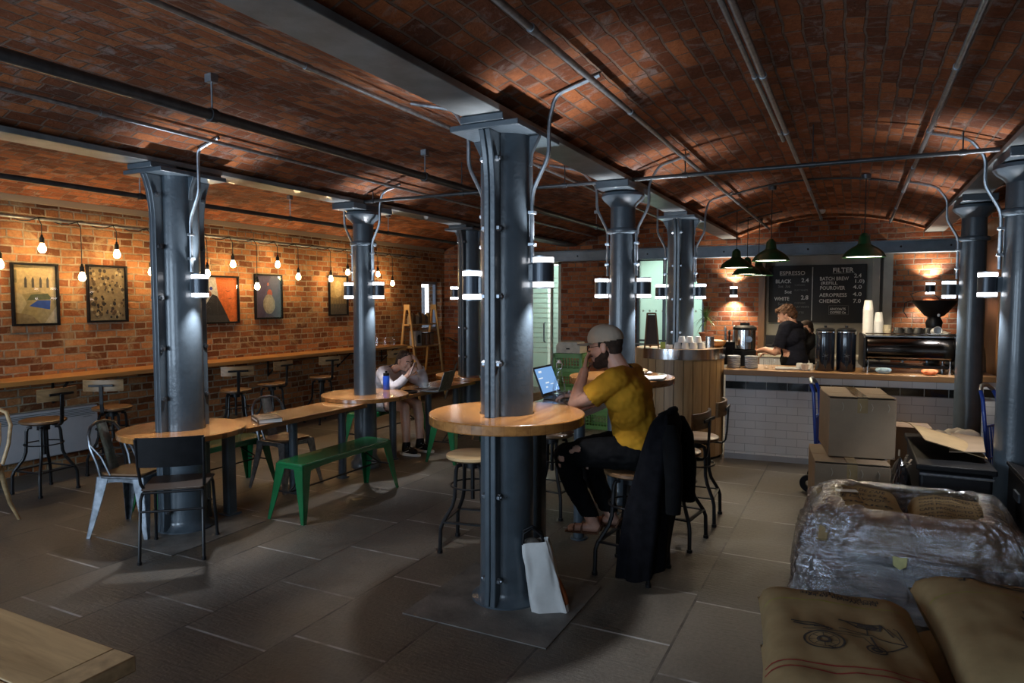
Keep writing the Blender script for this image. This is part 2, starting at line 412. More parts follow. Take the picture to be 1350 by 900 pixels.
# glazed door: frosted panes with a green tint in a steel frame
M['frost'] = NT('frosted_glass').set(Roughness=.5).m
_t = M['frost'].node_tree; _b = _t.nodes['Principled BSDF']; _b.inputs['Base Color'].default_value = (.74,.90,.85,1); _b.inputs['Transmission Weight'].default_value = .75; _b.inputs['Roughness'].default_value = .35; _b.inputs['IOR'].default_value = 1.1
b = MB()
dw = DOOR[1]-DOOR[0]; dx = (DOOR[0]+DOOR[1])/2
for x in (DOOR[0]+.03, DOOR[1]-.03): b.box((x, 11.36, 1.2), (.06, .08, 2.4))
b.box((dx, 11.36, 2.38), (dw, .08, .07)); b.box((dx, 11.36, .06), (dw, .08, .12)); b.box((dx+.16, 11.36, 1.2), (.035, .06, 2.3))
d1 = struct('door_1', b, plain('door_frame_paint', (.42,.46,.40,1), .5))
b = MB(); b.box((dx-.11, 11.37, 1.22), (dw-.36, .012, 2.2)); b.box((dx+.25, 11.37, 1.22), (.15, .012, 2.2)); obj('pane', b, M['frost'], d1)
b = MB()
for i in range(16): b.box((dx-.02, 11.362, .75+i*.09), (dw-.14, .006, .012))
obj('manifestation_stripe', b, plain('white_film', (.7,.78,.74,1), .6), d1)
b = MB(); b.tube([(dx+.05, 11.30, .95), (dx+.05, 11.25, .97), (dx+.05, 11.25, 1.28), (dx+.05, 11.30, 1.30)], .014, 8); obj('handle', b, M['steel'], d1)
# frosted arched window
b = MB(); fw = FW[1]-FW[0]; fx = (FW[0]+FW[1])/2
for x in (FW[0]+.025, fx-.1, FW[1]-.02): b.box((x, 11.38, 1.48), (.05, .07, 1.86))
b.box((fx, 11.38, .58), (fw, .07, .06)); b.box((fx, 11.38, 2.39), (fw, .07, .06)); b.box((fx, 11.38, 1.02), (fw, .05, .03))
w2 = struct('window_2', b, M['paint'])
b = MB(); b.box((fx, 11.39, 1.48), (fw-.04, .012, 1.84)); obj('pane', b, M['frost'], w2)
b = MB()
for i in range(9): b.ell((fx-.46+i*.11, 11.378, 1.52), .017, .004, .017, 10, 6)
obj('manifestation_dot', b, M['paper'], w2)
b = MB(); pts = [(0,0)]+[(.30*(1-cos(a*pi/2/8))+0, .95*sin(a*pi/2/8)) for a in range(9)]   # curved brick reveal on the right
poly = [(FW[1]+.02, 2.46), (FW[1]+.02, 1.3)]+[(FW[1]+.02-.42*(k/8)**2.2, 1.3+1.16*k/8) for k in range(9)]
Mx = Matrix(((1,0,0,0),(0,0,1,0),(0,1,0,0),(0,0,0,1)))
b.prism(poly, 11.27, 11.37, Mx)
for f in range(len(b.f)): b.uv[f] = [(b.v[i][0]+7.15, b.v[i][2]) for i in b.f[f]]
struct('trim_2', b, M['brick_back'])
# lit corridor behind the glazing, so that the glass glows as in the photo
b = MB(); b.box((-4.3, 13.0, 1.3), (5.6, .1, 2.7)); b.box((-7.1, 12.3, 1.3), (.1, 1.5, 2.7)); b.box((-1.55, 12.3, 1.3), (.1, 1.5, 2.7)); b.box((-4.3, 12.3, 2.7), (5.6, 1.6, .1))
struct('wall_corridor', b, plain('corridor_paint', (.58,.70,.65,1), .7, 0, .05, 3))
light('corridor_lamp', 'AREA', (-4.9, 12.4, 2.6), L_DOOR*2.2, (.92, 1, .95), (0,0,0), shape='RECTANGLE', size=1.2, size_y=.6)
light('corridor_lamp', 'AREA', (-2.7, 12.4, 2.6), L_DOOR*1.9, (.92, 1, .95), (0,0,0), shape='RECTANGLE', size=1.2, size_y=.6)
# far window in the left wall
b = MB()
for y in (10.54, 11.18): b.box((-7.3, y, 1.6), (.06, .03, .9))
for z in (1.17, 2.03): b.box((-7.3, 10.86, z), (.06, .68, .045))
w1 = struct('window_1', b, M['white_paint'])
b = MB(); b.box((-7.31, 10.86, 1.6), (.01, .66, .88)); obj('pane', b, M['clear'], w1)
# courtyard wall outside that window, the upper part glowing in place of daylight
b = MB(); b.box((-8.9, 13.2, 1.95), (.1, 3.4, 1.1)); struct('wall_daylight_glow', b, emit('daylight_glow', (.95,.98,1), 4.0))
b = MB(); b.box((-8.85, 13.2, .7), (.1, 3.4, 1.4)); b.box((-8.75, 12.9, 1.0), (.06, .12, 2.0)); struct('wall_courtyard', b, plain('grey_render', (.35,.35,.36,1), .8))
# front wall behind the camera, with the three windows the daylight comes through
b = MB(); panel(b, (3.5, YF), (-7.15, YF), 0, ZTOP, .3, 0, [(3.5-wx-ww/2, 3.5-wx+ww/2, .8, 2.3) for wx, ww, wk in WINS])
struct('wall_front', b, M['brick_back'], fix=False)
for i, (wx, ww, wk) in enumerate(WINS):
    b = MB()
    for x in (wx-ww/2+.03, wx, wx+ww/2-.03): b.box((x, YF-.12, 1.55), (.06, .06, 1.5))
    for z in (.83, 1.55, 2.27): b.box((wx, YF-.12, z), (ww, .06, .06))
    w = struct('window_%d' % (i+3), b, M['white_paint'])
    b = MB(); b.box((wx, YF-.13, 1.55), (ww, .008, 1.5)); obj('pane', b, M['clear'], w)
# right wall: brick, with a dark timber partition between the last two columns
b = MB(); panel(b, (3.5, YB), (3.5, YF), 0, ZTOP, .2); struct('wall_right', b, M['brick_back'], fix=False)
b = MB(); b.box((1.36, 8.5, 1.25), (.05, 2.8, 2.5)); b.box((1.36, 3.0, 1.25), (.05, 8.2, 2.5))
struct('wall_partition', b, M['timber'])
M['batten'] = wood('orange_timber', (.40,.20,.07,1), (.26,.12,.035,1), 2, .5, .2, 5)
b = MB(); b.box((1.27, 8.45, 2.42), (.10, 2.9, .16)); b.box((1.29, 9.86, 1.18), (.09, .08, 2.36)); b.box((1.29, 8.1, 1.18), (.09, .10, 2.36)); b.box((1.30, 7.15, 1.18), (.09, .16, 2.36))
struct('trim_3', b, M['batten'], bevel=.006)
b = MB(); b.box((1.22, 5.75, .42), (.22, .50, .84)); b.box((1.22, 6.0, 2.15), (.22, .6, .2))
struct('trim_4', b, M['batten'], bevel=.006)
# brick jack-arch vaults
for i, (a, c) in enumerate(zip(BX, BX[1:])):
    b = MB(); N = 28; ny = 30; h = (c-a)/2; R = (h*h+RISE*RISE)/(2*RISE)
    ys = [YF-.2+(YB+1.1-YF+.2)*j/ny for j in range(ny+1)]
    pr = []
    for k in range(N+1):
        x = a+(c-a)*k/N; pr.append((x, arch(min(max(x, a+1e-6), c-1e-6)), R*math.asin((x-(a+c)/2)/R)))
    for j in range(ny):
        for k in range(N):
            (x0,z0,s0),(x1,z1,s1) = pr[k], pr[k+1]; y0, y1 = ys[j], ys[j+1]
            b.add([(x0,y0,z0),(x0,y1,z0),(x1,y1,z1),(x1,y0,z1)], [(0,1,2,3)], True, None, [[(y0,s0+i*.31),(y1,s0+i*.31),(y1,s1+i*.31),(y0,s1+i*.31)]])
    T = ys[0], ys[-1]
    b.add([(a,T[0],ZTOP),(c,T[0],ZTOP),(c,T[1],ZTOP),(a,T[1],ZTOP)], [(0,1,2,3)])
    struct('ceiling', b, M['brick_vault'], fix=False, auto=False)
# iron beams under the springings
for i, x in enumerate(BX[1:4]):
    b = MB()
    prof = [(-.115,ZS-.035),(.115,ZS-.035),(.115,ZS+.0),(.02,ZS+.03),(.02,ZS+.3),(-.02,ZS+.3),(-.02,ZS+.03),(-.115,ZS)]
    Mx = Matrix(((1,0,0,x),(0,0,1,0),(0,1,0,0),(0,0,0,1)))
    b.prism(prof, YF, 11.05, Mx); o = struct('trim_%d' % (5+i), b, M['beam'], bevel=.004)
b = MB(); b.box((-7.12, 4.5, ZS-.01), (.07, 13.4, .06)); struct('trim_8', b, M['brick_wall'])
# steel cross beam in front of the back wall
b = MB(); L = 8.4; zb = 2.53
b.box((0,0,zb), (L,.16,.016)); b.box((0,0,zb-.16), (L,.16,.016)); b.box((0,0,zb-.08), (L,.012,.15))
ib = thing('cross_beam', 'pale blue-grey steel beam spanning the back wall above the chalkboard', 'beam', (-1.55, 11.03, 0), .03)
obj('web_and_flanges', b, M['ibeam'], ib, bevel=.003)
for k in range(14):
    b = MB(); b.ell((-3.9+k*.6, -.012, zb-.08), .014, .012, .014, 8, 6); obj('bolt', b, M['black'], ib)
# pads of lime concrete at the column feet
for x, y, w, d in ((BX[2]+.02, CY[0]-.05, .84, .80), (BX[1]+.02, CY[0]-.05, .84, .80)):
    b = MB(); b.box((x, y, .003), (w, d, .006)); struct('trim_%d' % (9 if x > -3 else 10), b, plain('pad_concrete', (.15,.14,.125,1), .6, 0, .25, 5, .4))
# ================================================================== COLUMNS
def flanged(x, y, label):
    t = thing('cast_iron_column', label, 'column', (x, y, 0), 0, 'cast iron columns with bolted flanges')
    b = MB(); b.lathe([(0,0),(.20,0),(.20,.015),(.178,.03),(.160,.05),(.152,.08),(.149,.5),(.146,1.6),(.143,2.5),(.143,2.56),(0,2.56)], n=48)
    obj('shaft', b, M['paint'], t)
    for s in (-1, 1):
        b = MB()
        # two plates of a flange pair: straight below, swelling under the beam
        prof = [(.11,.02),(.212,.02),(.206,.08),(.203,.14),(.203,2.25),(.208,2.34),(.222,2.44),(.245,2.52),(.262,2.56),(.11,2.56)]
        Mx = Matrix(((0,0,1,0),(s,0,0,0),(0,1,0,0),(0,0,0,1)))
        b.prism(prof, -.034, -.002, Mx); b.prism(prof, .002, .034, Mx)
        f = obj('flange', b, M['paint'], t, bevel=.005)
        for k, z in enumerate((.16, .62, .98, 1.34, 1.70, 2.06, 2.42)):
            b = MB(); rr = .178 if z < 2.3 else .19
            Mb = Matrix.Translation((0, s*rr, z)) @ Matrix.Rotation(pi/2, 4, 'Y')
            b.cyl((0,0,-.052), .017, .018, 6, Mb); b.cyl((0,0,.034), .017, .018, 6, Mb); b.cyl((0,0,-.06), .009, .12, 8, Mb)
            obj('bolt', b, M['gun'], f)
    for s in (-1, 1):
        b = MB(); Mx = Matrix(((s,0,0,0),(0,0,1,0),(0,1,0,0),(0,0,0,1)))
        b.prism([(.13,2.56),(.13,2.40),(.148,2.40),(.155,2.47),(.20,2.555),(.20,2.56)], -.016, .016, Mx)
        obj('gusset', b, M['paint'], t, bevel=.003)
    b = MB(); b.box((0,0,2.575), (.40,.54,.03)); b.box((0,-.19,2.607), (.25,.20,.035)); b.box((0,.19,2.607), (.25,.20,.035)); obj('capital_plate', b, M['paint'], t, bevel=.004)
    return t
def round_col(x, y, label):
    t = thing('cast_iron_column', label, 'column', (x, y, 0), 0, 'round cast iron columns with ring collars')
    b = MB(); b.lathe([(0,0),(.15,0),(.15,.05),(.125,.08),(.112,.12),(.110,1),(.103,2.22),(.1,2.46),(0,2.46)], n=40); obj('shaft', b, M['paint'], t)
    b = MB(); b.lathe([(.10,2.225),(.128,2.232),(.134,2.25),(.128,2.268),(.102,2.275)], n=40); obj('collar', b, M['paint'], t)
    b = MB(); b.lathe([(.1,2.44),(.12,2.47),(.158,2.50),(.178,2.53),(.17,2.555),(.12,2.565),(0,2.565)], n=40); obj('capital', b, M['paint'], t)
    b = MB(); b.box((0,0,2.595), (.27,.60,.06)); obj('capital_plate', b, M['paint'], t, bevel=.006)
    return t
flanged(BX[2], CY[0], 'tall flanged blue-grey column through the nearest round wooden bar table')
flanged(BX[1], CY[0], 'flanged blue-grey column rising through the round table end by the black chair')
round_col(BX[1], CY[1], 'slim round blue-grey column beside the seated woman and the blue bottle')
flanged(BX[1], CY[2], 'flanged blue-grey column at the far end of the long low table')
round_col(BX[2], CY[1], 'slim round blue-grey column just behind the man in the beige cap')
flanged(BX[2], CY[2], 'flanged blue-grey column rising out of the curved wooden drum bar')
round_col(BX[3]+.03, CY[2], 'slim round blue-grey column at the right end of the tiled counter')
round_col(BX[3]+.03, CY[1], 'slim round blue-grey column at the right edge beside the black bin')
# column lamps: up-and-down cylinders fixed to the sides of the columns, each with its own two beams
lamp_proto = []
def col_lamp(x, y, z, side, r0, label, group='up and down lamps on the columns', energy=1.0):
    """side: +1 on the right of the column, -1 on the left; r0: the column radius there"""
    R = .058; G0 = .022
    if not lamp_proto:
        t = thing('column_lamp', label, 'wall lamp', (x, y, z), 0 if side > 0 else pi, group)
        # built for r0 = 0 on the +x side; the bracket reaches back to the shaft
        b = MB(); b.lathe([(0,-.052),(R,-.052),(R,.052),(0,.052)], (G0+R,0,0), 28); obj('body', b, plain('lamp_housing', (.045,.055,.07,1), .3, .3, .1, 8), t, bevel=.002)
        b = MB(); b.box((.012,0,0), (.05,.05,.10)); obj('bracket', b, M['paint'], t, bevel=.008)
        for s in (-1, 1):
            b = MB(); z0, z1 = (.053, .078) if s > 0 else (-.078, -.053); b.lathe([(0,z0),(R-.002,z0),(R-.002,z1),(0,z1)], (G0+R,0,0), 28); obj('lens', b, M['lens'], t)
            b = MB(); z0, z1 = (.079, .086) if s > 0 else (-.086, -.079); b.lathe([(R*.78,z0),(R,z0),(R,z1),(R*.78,z1),(R*.78,z0)], (G0+R,0,0), 28); obj('trim_ring', b, M['steel'], t)
        lamp_proto.append(t); o = t
    else: o = dup(lamp_proto[0], (x, y, z), 0 if side > 0 else pi, label, group)
    o.location = (x+side*(r0-.005), y, z)
    lx = x+side*(r0-.005+G0+R)
    for s in (-1, 1):
        light('column_lamp_beam', 'SPOT', (lx, y, z+s*.092), L_COL*energy, (.93,.95,1.0), (0 if s < 0 else pi, 0, 0), spot_size=radians(84), spot_blend=.8, shadow_soft_size=.035)
ZL = 1.785
col_lamp(BX[2], CY[0], ZL+.045, 1, .145, 'up-and-down lamp on the right side of the nearest column')
col_lamp(BX[2], CY[0], ZL-.02, -1, .145, 'up-and-down lamp on the left side of the nearest column')
col_lamp(BX[1], CY[0], ZL, 1, .145, 'up-and-down lamp on the column behind the black chair')
col_lamp(BX[1], CY[1], ZL, 1, .106, 'up-and-down lamp on the woman-side face of the slim column')
col_lamp(BX[1], CY[1], ZL, -1, .106, 'up-and-down lamp on the wall-side face of the slim column by the woman')
col_lamp(BX[1], CY[2], ZL, -1, .145, 'up-and-down lamp on the column at the far end of the long low table')
col_lamp(BX[2], CY[1], ZL, 1, .106, 'up-and-down lamp right of the column behind the man in the cap')
col_lamp(BX[2], CY[1], ZL, -1, .106, 'up-and-down lamp left of the column behind the man in the cap')
col_lamp(BX[2], CY[2], ZL, 1, .145, 'up-and-down lamp right of the column in the wooden drum bar')
col_lamp(BX[2], CY[2], ZL, -1, .145, 'up-and-down lamp left of the column in the wooden drum bar')
col_lamp(BX[3]+.03, CY[2], ZL, -1, .106, 'up-and-down lamp on the column at the right end of the counter')
col_lamp(BX[3]+.03, CY[1], ZL, -1, .106, 'up-and-down lamp on the column at the right edge of the room')
# two more on the bar's back wall
G_W = .080
for x, y, z, lab in ((-1.72, 11.22, 1.83, 'small up-and-down lamp on the brick left of the chalkboard'), (.93, 11.22, 1.86, 'small up-and-down lamp on the brick right of the chalkboard')):
    o = dup(lamp_proto[0], (x, y+.06, z), -pi/2, lab, 'up and down lamps on the columns')
    for s in (-1, 1): light('column_lamp_beam', 'SPOT', (x, y+.06-G_W, z+s*.095), L_COL*1.1, (1,.88,.70), (0 if s < 0 else pi, 0, 0), spot_size=radians(125), spot_blend=.7, shadow_soft_size=.03)
# ================================================================== CONDUITS AND PIPES
def conduit(path, r, label, m='steel', name='conduit', smooth=True, clips=()):
    P = [Vector(p) for p in path]; Q = [P[0]]
    for i in range(1, len(P)-1):      # round the corners
        a, c, e = P[i-1], P[i], P[i+1]; da, de = (a-c), (e-c); d = min(.05, da.length*.45, de.length*.45)
        p0, p1 = c+da.normalized()*d, c+de.normalized()*d
        for k in range(5): t = k/4; Q.append(p0*(1-t)**2+c*2*t*(1-t)+p1*t*t)
    Q.append(P[-1])
    t = thing(name, label, 'pipe', tuple(P[0]))
    b = MB(); b.tube([q-P[0] for q in Q], r, 8); obj('tube', b, M[m], t)
    for c in clips:
        b = MB(); c = Vector(c)-P[0]; b.box(c, (r*3.2, r*3.2, .018)); obj('clip', b, M['steel'], t, bevel=.002)
    return t
def lamp_drop(x, y, side, r0, z0, xend, label, dy=-.02):
    xs = x+side*(r0+.018)
    xo = x+side*(r0+.115)
    zc = arch(xend)-.015
    conduit([(xs, y+dy, z0), (xs, y+dy, 2.26), (xo, y+dy, 2.44), (xo, y+dy, 2.62), (x+side*(abs(xend-x)*.55), y+dy, arch(x+side*abs(xend-x)*.55)-.014), (xend, y+dy, zc)], .0115, label, 'steel', 'conduit', True, [(xs, y+dy, 2.15), (xs, y+dy, 1.98)])
lamp_drop(BX[2], CY[0], 1, .145, ZL+.1, -1.19, 'thin bent conduit down the right of the nearest column')
lamp_drop(BX[2], CY[0], -1, .145, ZL+.1, -2.38, 'thin bent conduit down the left of the nearest column', .03)
lamp_drop(BX[1], CY[0], 1, .145, ZL+.1, -3.95, 'thin bent conduit down the column behind the black chair')
lamp_drop(BX[1], CY[1], 1, .106, ZL+.1, -3.95, 'thin bent conduit down the woman-side of the slim column')
lamp_drop(BX[1], CY[1], -1, .106, ZL+.1, -4.75, 'thin bent conduit down the wall-side of the slim column')
lamp_drop(BX[2], CY[1], 1, .106, ZL+.1, -1.19, 'thin bent conduit right of the column behind the man')
lamp_drop(BX[2], CY[1], -1, .106, ZL+.1, -2.38, 'thin bent conduit left of the column behind the man')
lamp_drop(BX[2], CY[2], 1, .145, ZL+.1, -1.19, 'thin bent conduit right of the column in the drum bar')
lamp_drop(BX[2], CY[2], -1, .145, ZL+.1, -2.2, 'thin bent conduit left of the column in the drum bar')
lamp_drop(BX[3]+.03, CY[2], -1, .106, ZL+.1, .40, 'thin bent conduit down the column at the counter end')
lamp_drop(BX[3]+.03, CY[1], -1, .106, ZL+.1, .40, 'thin bent conduit down the slim column at the right edge')
def ycond(x, z, r, label, y0=YF, y1=11.0, m='steel', clip=1.35, hang=False, name='conduit'):
    t = thing(name, label, 'pipe', (x, 0, z))
    b = MB(); b.tube([(0,y0,0),(0,(y0+y1)/2,0),(0,y1,0)], r, 10); obj('tube', b, M[m], t)
    y = y0+.7
    while y < y1:
        if hang:
            zt = arch(x)-z
            b = MB(); b.tube([(0,y,r*.5),(0,y,zt+.02)], .006, 6); b.box((0,y,zt-.02), (.05,.05,.05)); obj('hanger_rod', b, M['steel'], t)
        b = MB(); b.tube([(0,y-.02,0),(0,y+.02,0)], r*1.3, 10); obj('clip', b, M[m], t)
        y += clip
    return t
ycond(-.47, 2.865, .017, 'steel conduit along the middle of the bar vault')
ycond(-.51, 2.865, .013, 'thinner conduit beside the one along the bar vault', y1=5.5)
ycond(.40, 2.78, .015, 'steel conduit along the right side of the bar vault')
ycond(-1.19, 2.765, .015, 'steel conduit along the vault right of the nearest column')
ycond(-2.38, 2.795, .013, 'thin conduit along the vault left of the nearest column')
ycond(-3.22, 2.705, .030, 'thick dark hanging pipe between the two column rows', m='dark_pipe', clip=2.1, hang=True, name='hanging_pipe')
ycond(-3.95, 2.765, .013, 'thin conduit along the vault near the left column row')
ycond(-6.0, 2.655, .024, 'dark hanging pipe along the vault next to the picture wall', m='dark_pipe', clip=1.9, hang=True, name='hanging_pipe')
t = thing('hanging_pipe', 'dark pipe running crosswise between the slim columns under the vaults', 'pipe', (0, 5.36, 2.645))
b = MB(); b.tube([(-4.3,0,0),(-1.7,0,0),(.8,0,0)], .016, 10); obj('tube', b, M['dark_pipe'], t)
for x in (-4.2, -3.2, -2.2, -1.2, -.3, .6):
    b = MB(); b.tube([(x-.02,0,0),(x+.02,0,0)], .022, 10); b.tube([(x,0,.01),(x,0,arch(x)-2.645+.02)], .005, 6); obj('clip', b, M['dark_pipe'], t)
# ================================================================== PICTURE WALL: bulbs, frames, bar shelf, stools
XW = -7.15
def slot_ring(b, ro, rs, flange, z0, z1, c, n=144):
    """a round top cut to fit its column: rs the shaft radius, with slots for the flanges on +y and -y"""
    def ri(a):
        return .212 if flange and abs(.212*cos(a)) < .044 else rs
    vs = []
    for k in range(n):
        a = 2*pi*k/n; q = ri(a)
        for r, z in ((q,z0),(ro,z0),(ro,z1),(q,z1)): vs.append((c[0]+r*cos(a), c[1]+r*sin(a), z))
    fs = []
    for k in range(n):
        i, j = k*4, ((k+1) % n)*4
        for m in range(4): fs.append((i+m, i+(m+1) % 4, j+(m+1) % 4, j+m))
    b.add(vs, fs, True)
# the conduit along the wall with the black bulb cable wound round it
t = thing('wall_conduit', 'galvanised conduit along the picture wall with black cable wound round it', 'pipe', (XW+.06, 0, 2.475))
b = MB(); b.tube([(0,2.0,0),(0,6,0),(0,10.4,0)], .016, 10); obj('tube', b, M['steel'], t)
b = MB(); P = []
for i in range(900):
    y = 2.2+8.0*i/899; a = 2*pi*(y-3.48)/.37*1.0; P.append((.024*cos(a)+.006, y, .024*sin(a)-.008))
b.tube(P, .006, 6); obj('cable', b, M['cable'], t)
for y in (2.6, 4.1, 5.3, 6.5, 7.7, 8.9, 10.1):
    b = MB(); b.box((-.028, y, 0), (.058, .03, .045)); obj('clip', b, M['steel'], t)
bulb_proto = []
BULBS = [(3.48,2.03),(3.85,2.2),(4.22,1.94),(4.59,2.19),(4.98,2.02),(5.71,2.03),(6.09,2.16),(6.47,1.89),(6.83,2.19),(7.21,2.04),(7.87,2.03),(8.25,2.14),(8.99,2.14),(9.38,2.0)]
BLAB = ['at the left edge of the picture', 'highest one above the courtyard picture', 'low one left of the speckled picture', 'high one above the speckled picture', 'just left of the flanged column', 'just right of the flanged column',
        'above the orange picture', 'lowest one in front of the purple picture', 'above the right corner of the purple picture', 'right of the purple picture', 'in front of the misty gold picture', 'left of the slim column', 'right of the slim column', 'last one towards the window']
for i, (y, z) in enumerate(BULBS):
    top = 2.46; lab = 'glowing bare bulb on a black cord, '+BLAB[i]
    L = top-z-.07
    t = thing('pendant_bulb', lab, 'light bulb', (XW+.19, y, z), 0, 'bare bulbs along the picture wall')
    b = MB(); b.tube([(-.115,0,top-z+.005),(-.05,0,top-z+.012),(0,0,top-z-.05),(0,0,.10)], .0045, 6); obj('cord', b, M['cable'], t)
    if not bulb_proto:
        b = MB(); b.lathe([(0,.115),(.008,.112),(.013,.09),(.021,.082),(.021,.035),(.017,.03),(0,.03)], n=16); s = obj('socket', b, M['black_matt'], t)
        b = MB(); b.lathe([(0,-.062),(.016,-.059),(.029,-.046),(.0345,-.028),(.032,-.008),(.022,.014),(.016,.034),(0,.034)], n=20); g = obj('bulb', b, M['bulb'], t)
        bulb_proto += [s, g]
    else:
        for q in bulb_proto: c = q.copy(); COL.objects.link(c); c.parent = t
    light('bulb_light', 'POINT', (XW+.19, y, z-.02), L_BULB, (1,.66,.30), shadow_soft_size=.04)
# framed pictures (plain abstract stand-ins in the same colours)
def picture(y0, y1, z0, z1, label, paint):
    w, h = y1-y0, z1-z0
    t = thing('framed_picture', label, 'picture', (XW+.018, (y0+y1)/2, (z0+z1)/2), -pi/2, 'framed pictures over the bar shelf')
    # local: x to the right along the wall (towards the back), y away from the wall is -y here; z up
    b = MB(); k = .022
    for x in (-w/2+k/2, w/2-k/2): b.box((x, 0, 0), (k, .032, h))
    for z in (-h/2+k/2, h/2-k/2): b.box((0, 0, z), (w-2*k, .032, k))
    obj('frame', b, M['black_matt'], t, bevel=.002)
    t.rotation_euler[2] = pi/2
    def sheet(nm, polys, cols):
        for j, (poly, c) in enumerate(zip(polys, cols)):
            bb = MB(); Mx = Matrix(((1,0,0,0),(0,0,1,0),(0,1,0,0),(0,0,0,1)))
            bb.prism([(max(-.5,min(.5,px))*(w-2*k), max(-.5,min(.5,pz))*(h-2*k)) for px, pz in poly], .004-j*.0006-.002, .0045-j*.0006, Mx)
            yield bb, c
    mats = {}; ST_ = min(.0005, .017/len(paint))
    bb = MB(); allm = []
    for j, (poly, c) in enumerate(paint):
        m = mats.get(c)
        if m is None: m = mats[c] = plain('print_ink', (*c, 1), .6, 0, .12, 30); allm.append(m)
        bb.cur = allm.index(m)
        Mx = Matrix(((1,0,0,0),(0,0,1,0),(0,1,0,0),(0,0,0,1)))
        bb.prism([(max(-.5,min(.5,px))*(w-2*k), max(-.5,min(.5,pz))*(h-2*k)) for px, pz in poly], .010-j*ST_, .010-(j-1)*ST_, Mx)
    obj('print', bb, allm, t, fix=False)
    b = MB(); b.box((0, -.010, 0), (w-2*k, .002, h-2*k)); obj('glass', b, M['clear'], t)
    return t
full = [(-.5,-.5),(.5,-.5),(.5,.5),(-.5,.5)]
def circ(cx, cz, r, n=18, sx=1): return [(cx+r*sx*cos(2*pi*i/n), cz+r*sin(2*pi*i/n)) for i in range(n)]
rr = random.Random(3)
p1 = [(full, (.62,.47,.22)), ([(-.5,-.5),(.5,-.5),(.5,-.05),(.1,.05),(-.5,-.02)], (.42,.33,.14)), ([(-.5,-.5),(-.2,-.15),(-.3,.0),(-.5,.05)], (.60,.50,.27)), ([(-.15,-.2),(.34,-.26),(.36,-.1),(.05,-.1)], (.03,.10,.42)), ([(-.2,-.1),(.4,-.08),(.3,.02),(-.1,.0)], (.12,.14,.06)),
      ([(-.5,-.5),(.1,-.5),(-.1,-.36),(-.5,-.30)], (.30,.22,.10)), ([(.2,-.5),(.5,-.5),(.5,-.2)], (.55,.46,.26))]
for x in (-.22, -.05, .13, .3): p1.append(([(x-.03,.12),(x+.03,.12),(x+.03,.26),(x,.31),(x-.03,.26)], (.10,.09,.07)))
p1.append(([(-.5,.2),(-.42,.2),(-.42,.42),(-.5,.42)], (.3,.26,.13)))
picture(3.655, 4.085, 1.44, 2.045, 'framed print of a cream courtyard with a blue pool, furthest left', p1)
p2 = [(full, (.36,.27,.14))]
for i in range(150):
    x, z = rr.uniform(-.47,.47), rr.uniform(-.47,.47); s = rr.uniform(.018,.04)
    p2.append((circ(x, z, s, 7, 1.3), rr.choice([(.62,.50,.28),(.05,.04,.03),(.42,.30,.14),(.03,.03,.03),(.15,.10,.05)])))
picture(4.365, 4.805, 1.455, 2.06, 'framed brown and cream speckled print, second from the left', p2)
p3 = [(full, (.72,.70,.62)), ([(-.05,.5),(.5,.5),(.5,-.5),(.2,-.5),(.02,0)], (.85,.19,.035)), ([(-.5,-.5),(.3,-.5),(.12,-.15),(-.02,.08),(-.14,.12),(-.3,-.1),(-.5,-.12)], (.035,.035,.04)), (circ(-.22,.13,.06), (.42,.14,.08)), (circ(-.26,.24,.04), (.03,.04,.30)), (circ(-.17,.25,.04), (.03,.04,.30)), ([(.18,.22),(.26,.19),(.36,.23),(.26,.17)], (.15,.04,.02)), ([(.25,.02),(.35,.04),(.33,.01)], (.35,.05,.02))]
picture(5.69, 6.32, 1.40, 2.00, 'framed print half orange and half black and white, beside the flanged column', p3)
p4 = [(full, (.085,.075,.15)), (circ(.0,.3,.04), (.5,.16,.12)), (circ(.06,.08,.10), (.55,.10,.04))]
for i in range(16):
    a = 2*pi*i/16; p4.append((circ(.02+.13*cos(a), -.18+.13*sin(a), .11, 14), (.42,.39,.30) if i % 2 else (.33,.30,.22)))
p4.append((circ(.02,-.18,.17), (.46,.42,.32)))
picture(6.585, 7.07, 1.44, 2.045, 'framed purple print with a tangle of pale thread, middle of the wall', p4)
p5 = [(full, (.55,.40,.18)), (circ(.0,.18,.22), (.75,.60,.30)), ([(-.5,-.5),(.5,-.5),(.5,-.2),(-.5,-.2)], (.14,.12,.09)), ([(-.5,-.22),(.5,-.22),(.5,-.05),(.2,0),(-.1,-.08),(-.5,-.02)], (.34,.25,.12))]
for x in (-.3,-.12,.05,.2,.34): p5.append(([(x-.02,-.34),(x+.02,-.34),(x+.012,-.06-.1*abs(x))], (.20,.16,.10)))
picture(8.015, 8.45, 1.46, 2.08, 'framed misty gold and grey print left of the slim column', p5)
# bar shelf along the wall
t = thing('bar_shelf', 'long honey-wood bar shelf fixed along the brick picture wall', 'shelf', (XW, 0, 0))
b = MB(); b.box((.20, 5.2, .93), (.40, 8.6, .045)); obj('board', b, M['shelf'], t, bevel=.004)
for y in (1.2, 2.6, 4.0, 5.4, 6.8, 8.2, 9.3):
    b = MB(); b.bar((.01,y,.89),(.34,y,.89), .02, .012); b.bar((.012,y,.68),(.26,y,.885), .02, .012); b.bar((.006,y,.66),(.006,y,.90), .02, .012); obj('bracket', b, M['black'], t)
b = MB(); b.box((.2, 9.46, .46), (.38,.04,.90)); obj('end_panel', b, M['shelf'], t)
